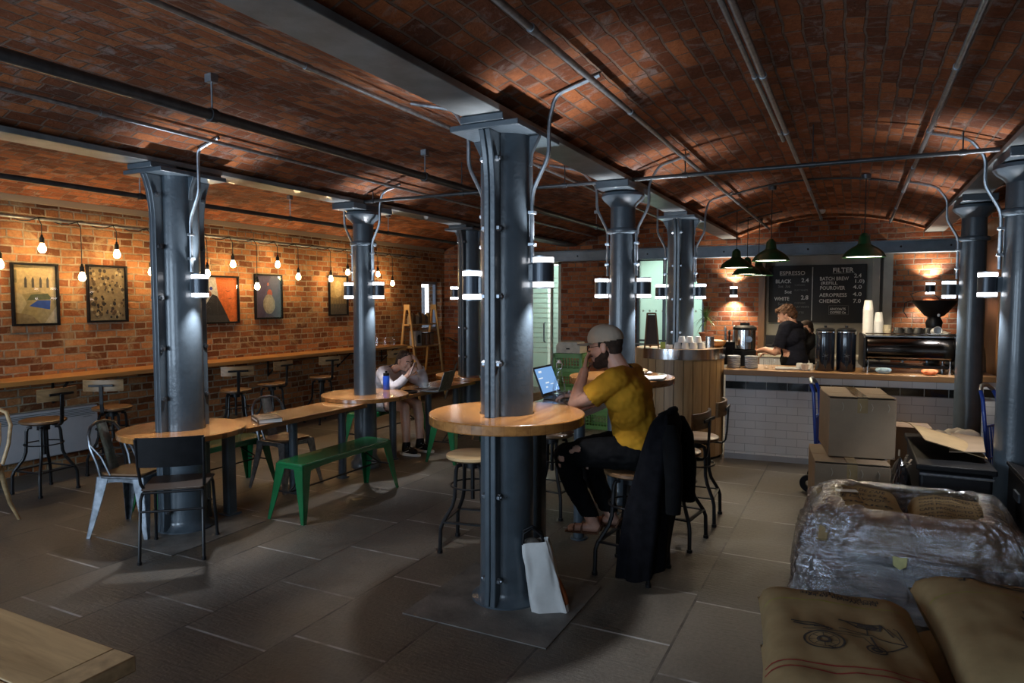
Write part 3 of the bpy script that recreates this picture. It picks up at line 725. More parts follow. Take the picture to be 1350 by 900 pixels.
# wall heater
t = thing('wall_heater', 'white electric panel heater on the wall under the bar shelf', 'heater', (XW+.04, 3.55, .15))
b = MB(); b.box((.035, 0, .23), (.075, 1.66, .46)); obj('panel', b, M['white_paint'], t, bevel=.01)
b = MB()
for k in range(5): b.box((.074, 0, .37+k*.016), (.006, 1.6, .006))
obj('grille', b, M['beam'], t)
b = MB(); b.box((.075, .72, .35), (.003, .09, .008)); obj('badge', b, M['steel'], t)
b = MB(); b.tube([(.0,.84,.05),(.02,.94,.02),(.01,1.0,-.02),(.0,1.02,.08),(-.02,1.02,.2)], .005, 6); obj('flex', b, M['white'], t)
# ---------- adjustable stools with wooden backs
def leg_path(a, r=1.0):
    c, s = cos(a), sin(a)
    return [(.085*c,.085*s,.575),(.115*c,.115*s,.57),(.125*c,.125*s,.54),(.135*c,.135*s,.36),(.155*c,.155*s,.30),(.225*c,.225*s,.20),(.24*c,.24*s,.16),(.245*c,.245*s,0)]
def make_stool(name, label, group, back=True, seat_h=.645, woodm='seat', metal='black', flat=True):
    t = thing(name, label, 'stool', (0,0,0), 0, group)
    b = MB(); b.lathe([(0,seat_h-.032),(.165,seat_h-.032),(.178,seat_h-.022),(.178,seat_h-.006),(.168,seat_h),(.06,seat_h-.008),(0,seat_h-.008)], n=36); obj('seat', b, M[woodm], t)
    b = MB(); b.lathe([(0,seat_h-.045),(.12,seat_h-.045),(.12,seat_h-.032),(0,seat_h-.032)], n=24); b.cyl((0,0,.33), .014, seat_h-.36, 12); b.cyl((0,0,.55), .05, .035, 20); obj('swivel_post', b, M[metal], t)
    for k in range(4):
        b = MB(); a = pi/4+k*pi/2; P = leg_path(a)
        b.tube(P, .0135, 8); b.cyl((P[-1][0], P[-1][1], 0), .019, .02, 10); obj('leg', b, M[metal], t)
    b = MB()
    for z, r in ((.205,.222),):
        for k in range(4):
            a0, a1 = pi/4+k*pi/2, pi/4+(k+1)*pi/2
            b.bar((r*cos(a0), r*sin(a0), z), (r*cos(a1), r*sin(a1), z), .024, .010)
    obj('footrest', b, M[metal], t)
    b = MB(); b.tube([(.148*cos(2*pi*i/28), .148*sin(2*pi*i/28), .43) for i in range(28)], .006, 6, False, True); obj('ring_brace', b, M[metal], t)
    if back:
        b = MB(); bz = seat_h
        P = [(.10,0,bz-.04),(.20,0,bz-.042),(.225,0,bz-.02),(.235,0,bz+.05),(.243,0,bz+.235)]
        for p, q in zip(P, P[1:]): b.bar(p, q, .034, .012, (1,0,0))
        b.box((.240,0,bz+.232), (.012,.22,.022)); obj('back_post', b, M[metal], t, bevel=.003)
        b = MB(); n = 10
        def f(u, v):
            a = (u-.5)*.94; return (.213-.38*(1-cos(a)), .38*sin(a), bz+.175+v*.108)
        def g(u, v):
            p = f(u, v); a = (u-.5)*.94; return (p[0]+.018*cos(a)-.0, p[1]+.018*sin(a), p[2])
        b.grid(f, 13, 2); b.grid(g, 13, 2)
        m = 13; b2 = len(b.v)-2*2*m
        idx = lambda o, j, i: b2+o*2*m+j*m+i
        for i in range(m-1):
            b.f += [[idx(0,0,i),idx(0,0,i+1),idx(1,0,i+1),idx(1,0,i)],[idx(0,1,i),idx(0,1,i+1),idx(1,1,i+1),idx(1,1,i)]]; b.sm += [False]*2; b.mi += [0]*2
        for i in (0, m-1):
            b.f += [[idx(0,0,i),idx(0,1,i),idx(1,1,i),idx(1,0,i)]]; b.sm.append(False); b.mi.append(0)
        obj('backrest', b, M['backrest'], t)
    return t
ST = make_stool('bar_stool', 'x', 'wooden-backed stools at the bar shelf')
wall_stools = [(-6.36,3.47,.12,'wooden-backed stool in front of the white heater, first along the wall'), (-6.52,4.20,-.95,'wooden-backed stool seen left of the flanged column, under the speckled picture'),
               (-6.52,5.70,-.58,'wooden-backed stool under the orange picture at the bar shelf'), (-6.62,6.36,.10,'wooden-backed stool turned sideways under the purple picture'),
               (-6.60,7.25,-.2,'wooden-backed stool turned side-on just left of the slim column'), (-6.50,8.60,-.1,'wooden-backed stool against the bar shelf behind the seated woman')]
for i, (x, y, rz, lab) in enumerate(wall_stools):
    if i == 0: ST.location = (x, y, 0); ST.rotation_euler = (0,0,rz); ST['label'] = lab
    else: dup(ST, (x, y, 0), rz, lab)
# ================================================================== LONG LOW TABLE
XT = -4.37; cb, cc, cd_ = (BX[1], CY[0]), (BX[1], CY[1]), (BX[1], CY[2])
t = thing('communal_table', 'long low honey-wood table threaded round the left row of columns', 'table', (XT, 0, 0))
def rel(p): return (p[0]-XT, p[1])
for (p, ri) in ((cb, .155), (cc, .115), (cd_, .155)):
    b = MB(); slot_ring(b, .435, ri, ri > .12, .702, .742, rel(p)); obj('round_top', b, M['top'], t, bevel=.004)
for y0, y1 in ((3.72, 5.18), (5.78, 7.26)):
    b = MB(); b.box((0, (y0+y1)/2, .682), (.44, y1-y0, .04)); obj('plank_top', b, M['top'], t, bevel=.004)
for x, y, sq in ((.0,3.74,1),(-.03,4.46,0),(.03,5.03,0),(0,5.87,0),(0,6.55,0),(0,7.15,0)):
    b = MB()
    if sq: b.box((x, y, .33), (.07,.07,.66)); b.box((x, y, .008), (.12,.12,.016))
    else: b.cyl((x, y, 0), .038, .665, 20); b.cyl((x, y, 0), .062, .012, 20)
    obj('leg', b, M['paint'], t)
for p, r in ((cb, .25), (cc, .14), (cd_, .25)):
    b = MB(); q = rel(p); b.ring(r+.02, r-.002, .675, .701, q, 40); obj('collar', b, M['paint'], t)
# ---------- high bar table round the middle row
XH = -1.71
t = thing('high_bar_table', 'high honey-wood bar table threaded round the middle row of columns', 'table', (XH, 0, 0))
for p, ri in (((BX[2], CY[0]), .1525), ((BX[2], CY[1]), .112)):
    b = MB(); slot_ring(b, .435, ri, ri > .12, 1.0, 1.055, (p[0]-XH, p[1])); obj('round_top', b, M['top'], t, bevel=.006)
b = MB(); b.box((.0, 4.43, .975), (.44, 1.50, .046)); obj('plank_top', b, M['top'], t, bevel=.004)
for x, y, sq in ((.02,3.72,1),(0,4.46,0),(.03,5.10,0)):
    b = MB()
    if sq: b.box((x, y, .48), (.07,.07,.95)); b.box((x, y, .008), (.10,.10,.016))
    else: b.cyl((x, y, 0), .040, .952, 20); b.cyl((x, y, 0), .062, .012, 20)
    obj('leg', b, M['paint'], t)
for p, r in (((BX[2], CY[0]), .243), ((BX[2], CY[1]), .135)):
    b = MB(); b.ring(r+.02, r-.004, .972, .999, (p[0]-XH, p[1]), 40); obj('collar', b, M['paint'], t)
# stools at the bar table
def bar_stool(x, y, rz, lab): return dup(ST, (x, y, 0), rz, lab, 'stools at the high bar table')
bar_stool(-1.10, 4.72, -.12, 'wooden-backed stool right behind the seated man, near the coat')
bar_stool(-1.08, 5.30, .05, 'wooden-backed stool beyond the man, nearest the drum bar cladding')
bar_stool(-2.13, 4.95, pi-.1, 'wooden-backed stool across the high table from the man')
man_stool = bar_stool(-1.20, 4.05, -.10, 'stool the man in the yellow shirt sits on, under the black coat')
ST2 = make_stool('bar_stool', 'backless round wooden stool standing left of the nearest column', 'stools at the high bar table', back=False, woodm='oak')
ST2.location = (-2.30, 3.98, 0); ST2.rotation_euler = (0,0,.2)
# ================================================================== CHAIRS AND BENCHES
def flared_leg(b, x, y, sx, sy, h, w=.07, splay=.07, foot=.03):
    """a pressed sheet-metal leg: a folded L section, wide at the top, narrow at the foot"""
    n = 6
    for axis in (0, 1):
        vs = []
        for i in range(n+1):
            k = i/n; z = h*(1-k); ww = w*(1-k)+foot*k; px = x+sx*splay*k**1.2; py = y+sy*splay*k**1.2
            for q in (0, 1):
                off = -ww*q
                for th in (0, -.006):
                    if axis == 0: vs.append((px+sx*off, py+sy*th, z))
                    else: vs.append((px+sx*th, py+sy*off, z))
        fs = []
        for i in range(n):
            a, c = i*4, (i+1)*4
            fs += [(a,a+2,c+2,c),(a+1,c+1,c+3,a+3),(a,c,c+1,a+1),(a+2,a+3,c+3,c+2)]
        fs += [(0,1,3,2),(n*4,n*4+2,n*4+3,n*4+1)]
        b.add(vs, fs, False)
def tolix(name, label, metal='gun'):
    t = thing(name, label, 'chair', (0,0,0), 0, 'steel cafe chairs with wooden seats')
    h = .44; r = .17
    b = MB()
    def rs(u, v): pass
    poly = []
    for cxs, cys, a0 in ((1,1,0),(-1,1,pi/2),(-1,-1,pi),(1,-1,3*pi/2)):
        for k in range(6):
            a = a0+k*pi/10; poly.append((cxs*(r-.05)+.06*cos(a), cys*(r-.05)+.06*sin(a)))
    b.prism(poly, h-.022, h-.004); obj('seat_pan', b, M[metal], t, bevel=.006)
    b = MB(); b.prism([(x*.9, y*.9) for x, y in poly], h-.003, h+.012); obj('seat', b, M['seat'], t, bevel=.004)
    for sx in (-1, 1):
        for sy in (-1, 1):
            b = MB(); flared_leg(b, sx*.175, sy*.175, sx, sy, h-.01, .085, .055, .028); obj('leg', b, M[metal], t)
    # skirt arches between the legs
    b = MB()
    for k in range(4):
        Mz = Matrix.Rotation(k*pi/2, 4, 'Z'); pts = []
        n = 10
        top = [(-.17+.34*i/n, h-.01) for i in range(n+1)]; low = [(-.17+.34*i/n, h-.045-.035*abs(2*i/n-1)**2.5) for i in range(n+1)]
        b.prism(top+low[::-1], .168, .173, Mz @ Matrix(((1,0,0,0),(0,0,1,0),(0,1,0,0),(0,0,0,1))))
    obj('apron', b, M[metal], t)
    # back hoop at +x
    P = []
    for i in range(25):
        k = i/24; a = pi*k
        y = .185*cos(a)
        if k < .25 or k > .75: z = h+.36*(min(k, 1-k)/.25)**.9*.72
        y = .17+.02 if False else None
        pass
    P = [(.15,.165,h-.02),(.17,.172,h+.08),(.215,.178,h+.20),(.235,.165,h+.28),(.25,.12,h+.335),(.258,.05,h+.357),(.258,-.05,h+.357),(.25,-.12,h+.335),(.235,-.165,h+.28),(.215,-.178,h+.20),(.17,-.172,h+.08),(.15,-.165,h-.02)]
    b = MB(); b.tube(P, .011, 8); obj('back_hoop', b, M[metal], t)
    for s in (-1, 1): b = MB(); b.tube([(.08,s*.165,h),(.14,s*.17,h+.13),(.218,s*.178,h+.22)], .007, 6); obj('stay', b, M[metal], t)
    b = MB()
    def sl(u, v): return (.165+.094*v+.004*cos(pi*(u-.5)*2), (u-.5)*.105, h+.355*v)
    def sl2(u, v): p = sl(u, v); return (p[0]+.004, p[1], p[2])
    b.grid(sl, 5, 8); b.grid(sl2, 5, 8); obj('back_slat', b, M[metal], t)
    return t
T1 = tolix('cafe_chair', 'steel cafe chair with brown seat left of the black chair')
T1.location = (-4.69, 3.18, 0); T1.rotation_euler = (0,0,pi+.38)
dup(T1, (-4.60, 4.57, 0), pi-.05, 'steel cafe chair behind the long table near the book')
# black school chair in front
t = thing('school_chair', 'black tubular chair with black back panel in front of the flanged column', 'chair', (-4.05, 3.05, 0), 0)
h = .45
for s in (-1, 1):
    b = MB(); b.tube([(s*.19,-.25,0),(s*.185,-.20,.40),(s*.18,-.17,.435),(s*.17,.0,.44),(s*.17,.12,.44)], .0105, 8); b.cyl((s*.19,-.25,0), .014, .02, 10); obj('rear_leg', b, M['black'], t)
    b = MB(); b.tube([(s*.20,.22,0),(s*.185,.17,.41),(s*.18,.15,.44),(s*.17,.0,.445)], .0105, 8); b.cyl((s*.20,.22,0), .014, .02, 10); obj('front_leg', b, M['black'], t)
    b = MB(); b.tube([(s*.175,.02,.445),(s*.18,-.12,.45),(s*.19,-.165,.50),(s*.195,-.20,.62),(s*.20,-.225,.80)], .0105, 8); obj('back_upright', b, M['black'], t)
b = MB(); b.tube([(-.187,-.215,.33),(0,-.222,.33),(.187,-.215,.33)], .008, 8); b.tube([(-.18,-.17,.44),(0,-.175,.44),(.18,-.17,.44)], .008, 8); obj('stretcher', b, M['black'], t)
b = MB()
def bk(u, v): return ((u-.5)*.405, -.205-.02*v-.028*(1-(2*u-1)**2), .615+.195*v)
def bk2(u, v): p = bk(u, v); return (p[0], p[1]+.012, p[2])
b.grid(bk, 9, 3); b.grid(bk2, 9, 3); m = 27
per = [0,1,2,3,4,5,6,7,8,17,26,25,24,23,22,21,20,19,18,9]
for i in range(len(per)): a, c = per[i], per[(i+1) % len(per)]; b.f.append([a,c,c+m,a+m]); b.sm.append(False); b.mi.append(0)
obj('backrest', b, M['black_matt'], t)
b = MB(); b.prism([(-.19,-.16),(-.17,-.18),(.17,-.18),(.19,-.16),(.2,.17),(.17,.2),(-.17,.2),(-.2,.17)], .452, .464); obj('seat', b, wood('dark_seat_wood', (.035,.019,.010,1), (.018,.010,.006,1), 0, .5, .0, 7), t, bevel=.004)
t.rotation_euler[2] = .72
# green benches
def bench(name, label, L=1.1, W_=.28):
    t = thing(name, label, 'bench', (0,0,0), 0, 'green metal benches at the long low table')
    h = .445; b = MB(); poly = []
    for cxs, cys, a0 in ((1,1,0),(-1,1,pi/2),(-1,-1,pi),(1,-1,3*pi/2)):
        for k in range(5):
            a = a0+k*pi/8; poly.append((cxs*(W_/2-.04)+.04*cos(a), cys*(L/2-.04)+.04*sin(a)))
    b.prism(poly, h-.028, h); obj('seat', b, M['green'], t, bevel=.008, seg=3)
    for sx in (-1, 1):
        for sy in (-1, 1):
            b = MB(); flared_leg(b, sx*(W_/2-.004), sy*(L/2-.004), sx, sy, h-.012, .095, .05, .03); obj('leg', b, M['green'], t)
    b = MB()
    for s in (-1, 1): b.bar((-W_/2,s*(L/2+.005),.22), (W_/2,s*(L/2+.005),.22), .012, .012)
    b.bar((0,-L/2,.22), (0,L/2,.22), .012, .012); b.bar((0,-L/2,.22),(0,-L/2+.30,h-.02), .010,.010); b.bar((0,L/2,.22),(0,L/2-.30,h-.02), .010,.010); obj('brace', b, M['black'], t)
    b = MB()
    n = 10
    for k, (wd, ds) in enumerate(((W_, L/2), (L, W_/2))):
        for s in (-1, 1):
            top = [(-wd/2+.01+(wd-.02)*i/n, h-.012) for i in range(n+1)]; low = [(-wd/2+.01+(wd-.02)*i/n, h-.045-.03*abs(2*i/n-1)**4) for i in range(n+1)]
            Mx = Matrix(((1,0,0,0),(0,0,1,0),(0,1,0,0),(0,0,0,1)))
            if k: Mx = Matrix.Rotation(pi/2, 4, 'Z') @ Mx
            b.prism(top+low[::-1], s*(ds-.004)-.003, s*(ds-.004)+.003, Mx)
    obj('apron', b, M['green'], t)
    return t
B1 = bench('metal_bench', 'glossy green metal bench on the near side of the long low table')
B1.location = (-3.83, 4.38, 0)
dup(B1, (-4.95, 4.02, 0), 0, 'green metal bench on the wall side, seen behind the first table leg')
dup(B1, (-4.86, 6.42, 0), 0, 'green metal bench on the wall side that the woman sits on')
dup(B1, (-3.80, 6.50, 0), 0, 'green metal bench partly hidden left of the nearest column, past the woman')
# chair at the far part of the table (pale wooden seat), and a bentwood chair cut by the left edge
def wood_chair(name, label, m):
    t = thing(name, label, 'chair', (0,0,0), 0)
    b = MB(); b.lathe([(0,.43),(.19,.43),(.20,.44),(.20,.455),(.19,.46),(0,.455)], n=32); obj('seat', b, M[m], t)
    for sx in (-1, 1):
        b = MB(); b.tube([(sx*.15,-.13,.44),(sx*.165,-.155,.30),(sx*.185,-.175,.15),(sx*.22,-.205,0)], [.017,.018,.015,.012], 10); obj('front_leg', b, M[m], t)
        b = MB(); b.tube([(sx*.15,.12,.44),(sx*.16,.14,.30),(sx*.175,.17,.15),(sx*.20,.23,0)], [.017,.018,.015,.012], 10); obj('rear_leg', b, M[m], t)
    P = [(.16,.13,.45),(.185,.17,.60),(.185,.20,.74),(.14,.225,.83),(.05,.235,.865),(-.05,.235,.865),(-.14,.225,.83),(-.185,.20,.74),(-.185,.17,.60),(-.16,.13,.45)]
    b = MB(); b.tube(P, .014, 10); obj('back_hoop', b, M[m], t)
    b = MB(); b.tube([(.1,.14,.45),(.115,.18,.62),(.10,.205,.75),(.04,.22,.80),(-.04,.22,.80),(-.10,.205,.75),(-.115,.18,.62),(-.1,.14,.45)], .010, 8); obj('inner_hoop', b, M[m], t)
    b = MB(); b.tube([(.14*cos(2*pi*i/24), .14*sin(2*pi*i/24), .22) for i in range(24)], .009, 6, False, True); obj('ring_stretcher', b, M[m], t)
    return t
wc = wood_chair('bentwood_chair', 'pale bentwood chair cut off by the left edge of the photo', 'oak'); wc.location = (-5.78, 2.62, 0); wc.rotation_euler = (0,0,.5)
wc = wood_chair('bentwood_chair', 'pale wooden chair at the far end of the long table behind the laptop', 'oak'); wc.location = (-3.92, 7.35, 0); wc.rotation_euler = (0,0,-pi/2)
# near table in the bottom left corner
t = thing('dining_table', 'pale oak table top filling the bottom left corner of the view', 'table', (-2.42, .55, 0))
b = MB()
for k in range(5): b.box((-.04, .44-.22*k-.0, .735), (1.46, .216, .04))
obj('top_boards', b, M['oak'], t, bevel=.003)
b = MB(); b.box((.735, 0, .735), (.085, 1.096, .042)); obj('breadboard_end', b, plain('oak_end', (.40,.27,.14,1), .5, 0, .2, 20), t, bevel=.003)
for sx in (-1, 1):
    for sy in (-1, 1):
        b = MB(); b.box((sx*.62, sy*.42, .358), (.075,.075,.715)); obj('leg', b, M['oak'], t, bevel=.004)
# ================================================================== THE BAR
# drum-shaped bar of vertical boards round the far column
DX, DY = BX[2], CY[2]
t = thing('drum_bar', 'round drum bar clad in vertical boards with a steel rim, left of the tiled counter', 'bar', (DX, DY, 0))
n = 30
for k in range(n):
    b = MB(); a0, a1 = 2*pi*k/n+.006, 2*pi*(k+1)/n-.006
    ro, ri = .475, .445
    pol = [(ro*cos(a0+(a1-a0)*i/3), ro*sin(a0+(a1-a0)*i/3)) for i in range(4)]+[(ri*cos(a1), ri*sin(a1)), (ri*cos(a0), ri*sin(a0))]
    if k == 0: b0 = MB()
    b0.prism(pol, .03, 1.165)
obj('plank_cladding', b0, M['cladding'], t)
b = MB(); b.ring(.455, .435, 0, 1.15, (0,0), 60); obj('core', b, M['black_matt'], t)
b = MB(); b.ring(.47, .236, 1.14, 1.168, (0,0), 60); obj('top', b, M['counter_wood'], t)
b = MB(); a0, a1 = radians(-128), radians(75); m = 40
def rim(u, v): a = a0+(a1-a0)*u; return (.488*cos(a), .488*sin(a), 1.068+.108*v)
def rim2(u, v): a = a0+(a1-a0)*u; return (.476*cos(a), .476*sin(a), 1.068+.108*v)
b.grid(rim, m, 2); b.grid(rim2, m, 2)
for i in range(m-1):
    b.f += [[i, i+1, 2*m+i+1, 2*m+i], [m+i, m+i+1, 3*m+i+1, 3*m+i]]; b.sm += [False]*2; b.mi += [0]*2
obj('steel_rim', b, M['chrome'], t)
def cup_mesh(r0, r1, h, wall=.003):
    b = MB(); b.lathe([(0,0),(r0,0),(r0*1.05,.004),(r1,h),(r1-wall,h),(r0-wall+.001,.008),(0,.008)], n=22); return b
def cup(loc, label, group, kind='up', r0=.026, r1=.041, h=.065, m='white', handle=True, rot=0):
    t = thing('cup', label, 'cup', loc, rot, group)
    b = cup_mesh(r0, r1, h); o = obj('bowl', b, M[m], t)
    if handle:
        b2 = MB(); b2.tube([(r1*.85,0,h*.8),(r1+.018,0,h*.75),(r1+.022,0,h*.45),(r1+.008,0,h*.25),(r0+.004,0,h*.25)], .0045, 8); hd = obj('handle', b2, M[m], t)
    if kind == 'down':
        for c in t.children:
            c.data.transform(Matrix.Translation((0,0,h)) @ Matrix.Rotation(pi, 4, 'X'))
    return t
ZD = 1.169
for i, (x, y, lv, lab) in enumerate(((-1.70,7.36,0,'bottom row, left'), (-1.62,7.36,0,'bottom row, second from the left'), (-1.54,7.40,0,'bottom row, right of the middle'), (-1.47,7.46,0,'bottom row, furthest right'), (-1.66,7.37,1,'top row, left'), (-1.58,7.39,1,'top row, middle'), (-1.505,7.44,1,'top row, right'))):
    cup((x, y, ZD+lv*.067), 'upturned white cup piled on the drum bar, '+lab, 'white cups piled on the drum bar', 'down', .030, .043, .066, handle=False)
t = thing('metal_tin', 'small brushed steel tin beside the white cups on the drum bar', 'tin', (-1.40, 7.56, ZD)); b = MB(); b.lathe([(0,0),(.045,0),(.045,.13),(.041,.13),(.041,.01),(0,.01)], n=28); obj('body', b, M['chrome'], t)
b = MB(); b.tube([(.0455*cos(2*pi*i/28), .0455*sin(2*pi*i/28), .128) for i in range(28)], .003, 6, False, True); obj('rolled_rim', b, M['chrome'], t)
t = thing('wooden_bowl', 'shallow wooden bowl at the right side of the drum bar', 'bowl', (-1.36, 7.75, ZD)); b = MB(); b.lathe([(0,0),(.05,0),(.085,.03),(.105,.075),(.10,.078),(.08,.035),(.04,.012),(0,.012)], n=32); obj('bowl', b, M['shelf'], t)
b = MB(); b.lathe([(0,.06),(.05,.085),(.085,.068),(.09,.06),(0,.058)], n=24); obj('contents', b, plain('pale_biscuits', (.55,.42,.25,1), .8, 0, .3, 40), t)
t = thing('sugar_pot', 'little white pot in front of the column on the drum bar', 'pot', (-1.78, 7.30, ZD)); b = MB(); b.lathe([(0,0),(.035,0),(.038,.03),(.038,.042),(.034,.042),(.034,.006),(0,.006)], n=24); obj('body', b, M['white'], t)
t = thing('card_tag', 'small green card standing on the drum bar', 'card', (-1.85, 7.31, ZD), .3); b = MB(); b.box((0,.004,.035), (.05,.004,.07)); b.box((0,.02,.003), (.05,.035,.004)); obj('card', b, plain('lime_card', (.36,.42,.08,1), .7), t)
t = thing('chalk_easel', 'narrow dark wooden A-board leaning by the column on the drum bar', 'sign', (-1.98, 7.34, ZD), .35)
b = MB()
for s in (-1, 1): b.bar((s*.075,.0,0), (s*.045,.07,.38), .022, .016)
b.bar((-.045,.07,.375), (.045,.07,.375), .02, .02); b.bar((-.072,.01,.03), (.072,.01,.03), .02, .016); obj('frame', b, M['timber'], t)
b = MB(); b.prism([(-.064,.04),(.064,.04),(.042,.36),(-.042,.36)], .0, .008, Matrix(((1,0,0,0),(0,.18,1,0),(0,1,0,0),(0,0,0,1)))); obj('board', b, plain('dark_board', (.05,.03,.02,1), .6), t)
b = MB(); b.bar((0,.17,0), (0,.08,.34), .02, .012); obj('prop', b, M['timber'], t)
# ---------- tiled counter
CO = (-1.222, 7.525); CR = .085
def cl(x, y, z=0):
    return (CO[0]+x*cos(CR)-y*sin(CR), CO[1]+x*sin(CR)+y*cos(CR), z)
def tile(name, c, grout, w=.205, h=.083):
    t = NT(name); uv = t.n('ShaderNodeTexCoord').outputs['UV']; br = t.n('ShaderNodeTexBrick', offset=.5); t.l(uv, br.inputs['Vector'])
    br.inputs['Scale'].default_value = 1; br.inputs['Brick Width'].default_value = w; br.inputs['Row Height'].default_value = h; br.inputs['Mortar Size'].default_value = .0028; br.inputs['Mortar Smooth'].default_value = .2
    br.inputs['Color1'].default_value = c; br.inputs['Color2'].default_value = tuple(x*.92 for x in c[:3])+(1,); br.inputs['Mortar'].default_value = grout
    t.base(br.outputs['Color']); t.set(Roughness=.16, Coat_Weight=.4)
    iv = t.n('ShaderNodeMath', operation='MULTIPLY'); t.l(br.outputs['Fac'], iv.inputs[0]); iv.inputs[1].default_value = -1.0
    t.bump(iv.outputs[0], .35, .004); return t.m
M['tile_w'] = tile('white_tiles', (.80,.80,.80,1), (.45,.45,.46,1)); M['tile_b'] = tile('black_tiles', (.012,.014,.013,1), (.45,.46,.45,1), .205, .25)
CL, CD = 2.11, .68
t = thing('bar_counter', 'tiled bar counter with a black tile band and thick wooden top', 'counter', (CO[0], CO[1], 0), CR)
b = MB()
def uvbox(b, c, d, vofs=0):
    k = len(b.f); b.box(c, d)
    for f in range(k, len(b.f)):
        P = [b.v[i] for i in b.f[f]]; dx = max(p[0] for p in P)-min(p[0] for p in P)
        b.uv[f] = [((p[0] if dx > 1e-4 else p[1]), p[2]+vofs) for p in P]
uvbox(b, (CL/2, CD/2, .45), (CL, CD, .90)); obj('tiled_front', b, M['tile_w'], t)
b = MB(); uvbox(b, (CL/2, -.001, .7875), (CL+.004, .012, .083), .0)
obj('black_tile_band', b, M['tile_b'], t)
b = MB(); b.box((CL/2+.01, CD/2-.02, .928), (CL+.06, CD+.06, .058)); obj('wood_top', b, M['counter_wood'], t, bevel=.004)
b = MB(); b.box((CL/2, -.008, .03), (CL, .012, .06)); obj('kickboard', b, M['white_paint'], t)
t = thing('counter_return', 'short tiled counter end set back behind the last column', 'counter', cl(CL+.05, .16), CR)
b = MB(); uvbox(b, (.17, .22, .45), (.30, .44, .90)); obj('tiled_front', b, M['tile_w'], t)
b = MB(); uvbox(b, (.17, -.003, .7875), (.30, .01, .083)); obj('black_tile_band', b, M['tile_b'], t)
b = MB(); b.box((.17, .22, .928), (.33, .47, .058)); obj('wood_top', b, M['counter_wood'], t, bevel=.004)
ZC = .958
# containers, glass and cups
M['tub'] = plain('frosted_tub', (.40,.41,.42,1), .4, 0, .1, 20)
for x, y, lab in ((-1.17, 7.72, 'pale round stack of lidded tubs nearest the drum bar'), (-.99, 7.74, 'pale round stack of saucers beside the lidded tubs')):
    t = thing('saucer_stack' if y > 7.73 else 'food_tub', lab, 'dishes', (x, y, ZC))
    b = MB(); p = [(0,0)]
    for k in range(6): z = k*.019; p += [(.060,z),(.071,z+.012),(.070,z+.016)]
    p += [(.066,.118),(0,.118)]; b.lathe(p, n=32); obj('body', b, M['tub'], t)
    b = MB(); b.lathe([(0,.119),(.072,.119),(.073,.128),(.06,.132),(0,.132)], n=32); obj('lid', b, M['tub'], t)
def tumbler(loc, label, group, r=.033, h=.10):
    t = thing('glass_tumbler', label, 'glass', loc, 0, group); b = MB(); b.lathe([(0,0),(r*.85,0),(r,h),(r-.002,h),(r*.85-.002,.008),(0,.008)], n=24); obj('glass', b, M['clear'], t); return t
tumbler(cl(.40,.20,ZC), 'clear tumbler on the counter right of the saucers', 'tumblers on the counter'); tumbler(cl(.48,.26,ZC), 'second clear tumbler on the counter, nearer the barista', 'tumblers on the counter')
t = thing('batch_brewer', 'stainless and black batch coffee brewer at the left end of the counter', 'coffee machine', cl(.16,.50,ZC), CR)
b = MB(); b.lathe([(0,0),(.125,0),(.125,.17),(.10,.19),(0,.19)], n=36); obj('base', b, M['black_matt'], t)
b = MB(); b.lathe([(0,.19),(.118,.19),(.118,.40),(0,.40)], n=36); obj('drum', b, M['chrome'], t)
b = MB(); b.lathe([(0,.40),(.128,.40),(.128,.425),(.09,.45),(0,.455)], n=36); b.box((0,0,.465), (.10,.05,.03)); obj('lid', b, M['black_matt'], t)
b = MB(); b.cyl((0,0,0), .034, .022, 24, Matrix.Translation((.05,-.115,.30)) @ Matrix.Rotation(pi/2, 4, 'X')); obj('dial', b, M['gun'], t)
t = thing('tool_caddy', 'black box of brewing tools behind the batch brewer', 'box', cl(.0,.58,ZC), CR)
b = MB(); b.box((0,0,.13), (.16,.16,.26)); obj('box', b, M['black_matt'], t, bevel=.004)
for k, (x, h, m) in enumerate(((-.045,.40,'steel'), (-.01,.36,'black'), (.03,.42,'white'), (.055,.37,'shelf'))):
    b = MB(); b.tube([(x,0,.2),(x*1.3,.0,h)], .010, 8); b.ell((x*1.3,0,h), .016, .012, .03, 10, 6); obj('utensil', b, M[m], t)
t = thing('bar_scale', 'flat pale tray on the counter in front of the barista', 'tray', cl(.66,.22,ZC), CR); b = MB(); b.box((0,0,.008), (.34,.22,.016)); obj('tray', b, M['tub'], t, bevel=.004)
cup(cl(.78,.12,ZC), 'white cup lying nearest the left black urn', 'white cups by the urns', 'up', .028, .042, .07)
cup(cl(.73,.19,ZC), 'white cup behind the first one by the left urn', 'white cups by the urns', 'down', .028, .042, .07)
cup(cl(.83,.20,ZC), 'white cup tucked against the left black urn', 'white cups by the urns', 'down', .028, .042, .07)
up = None
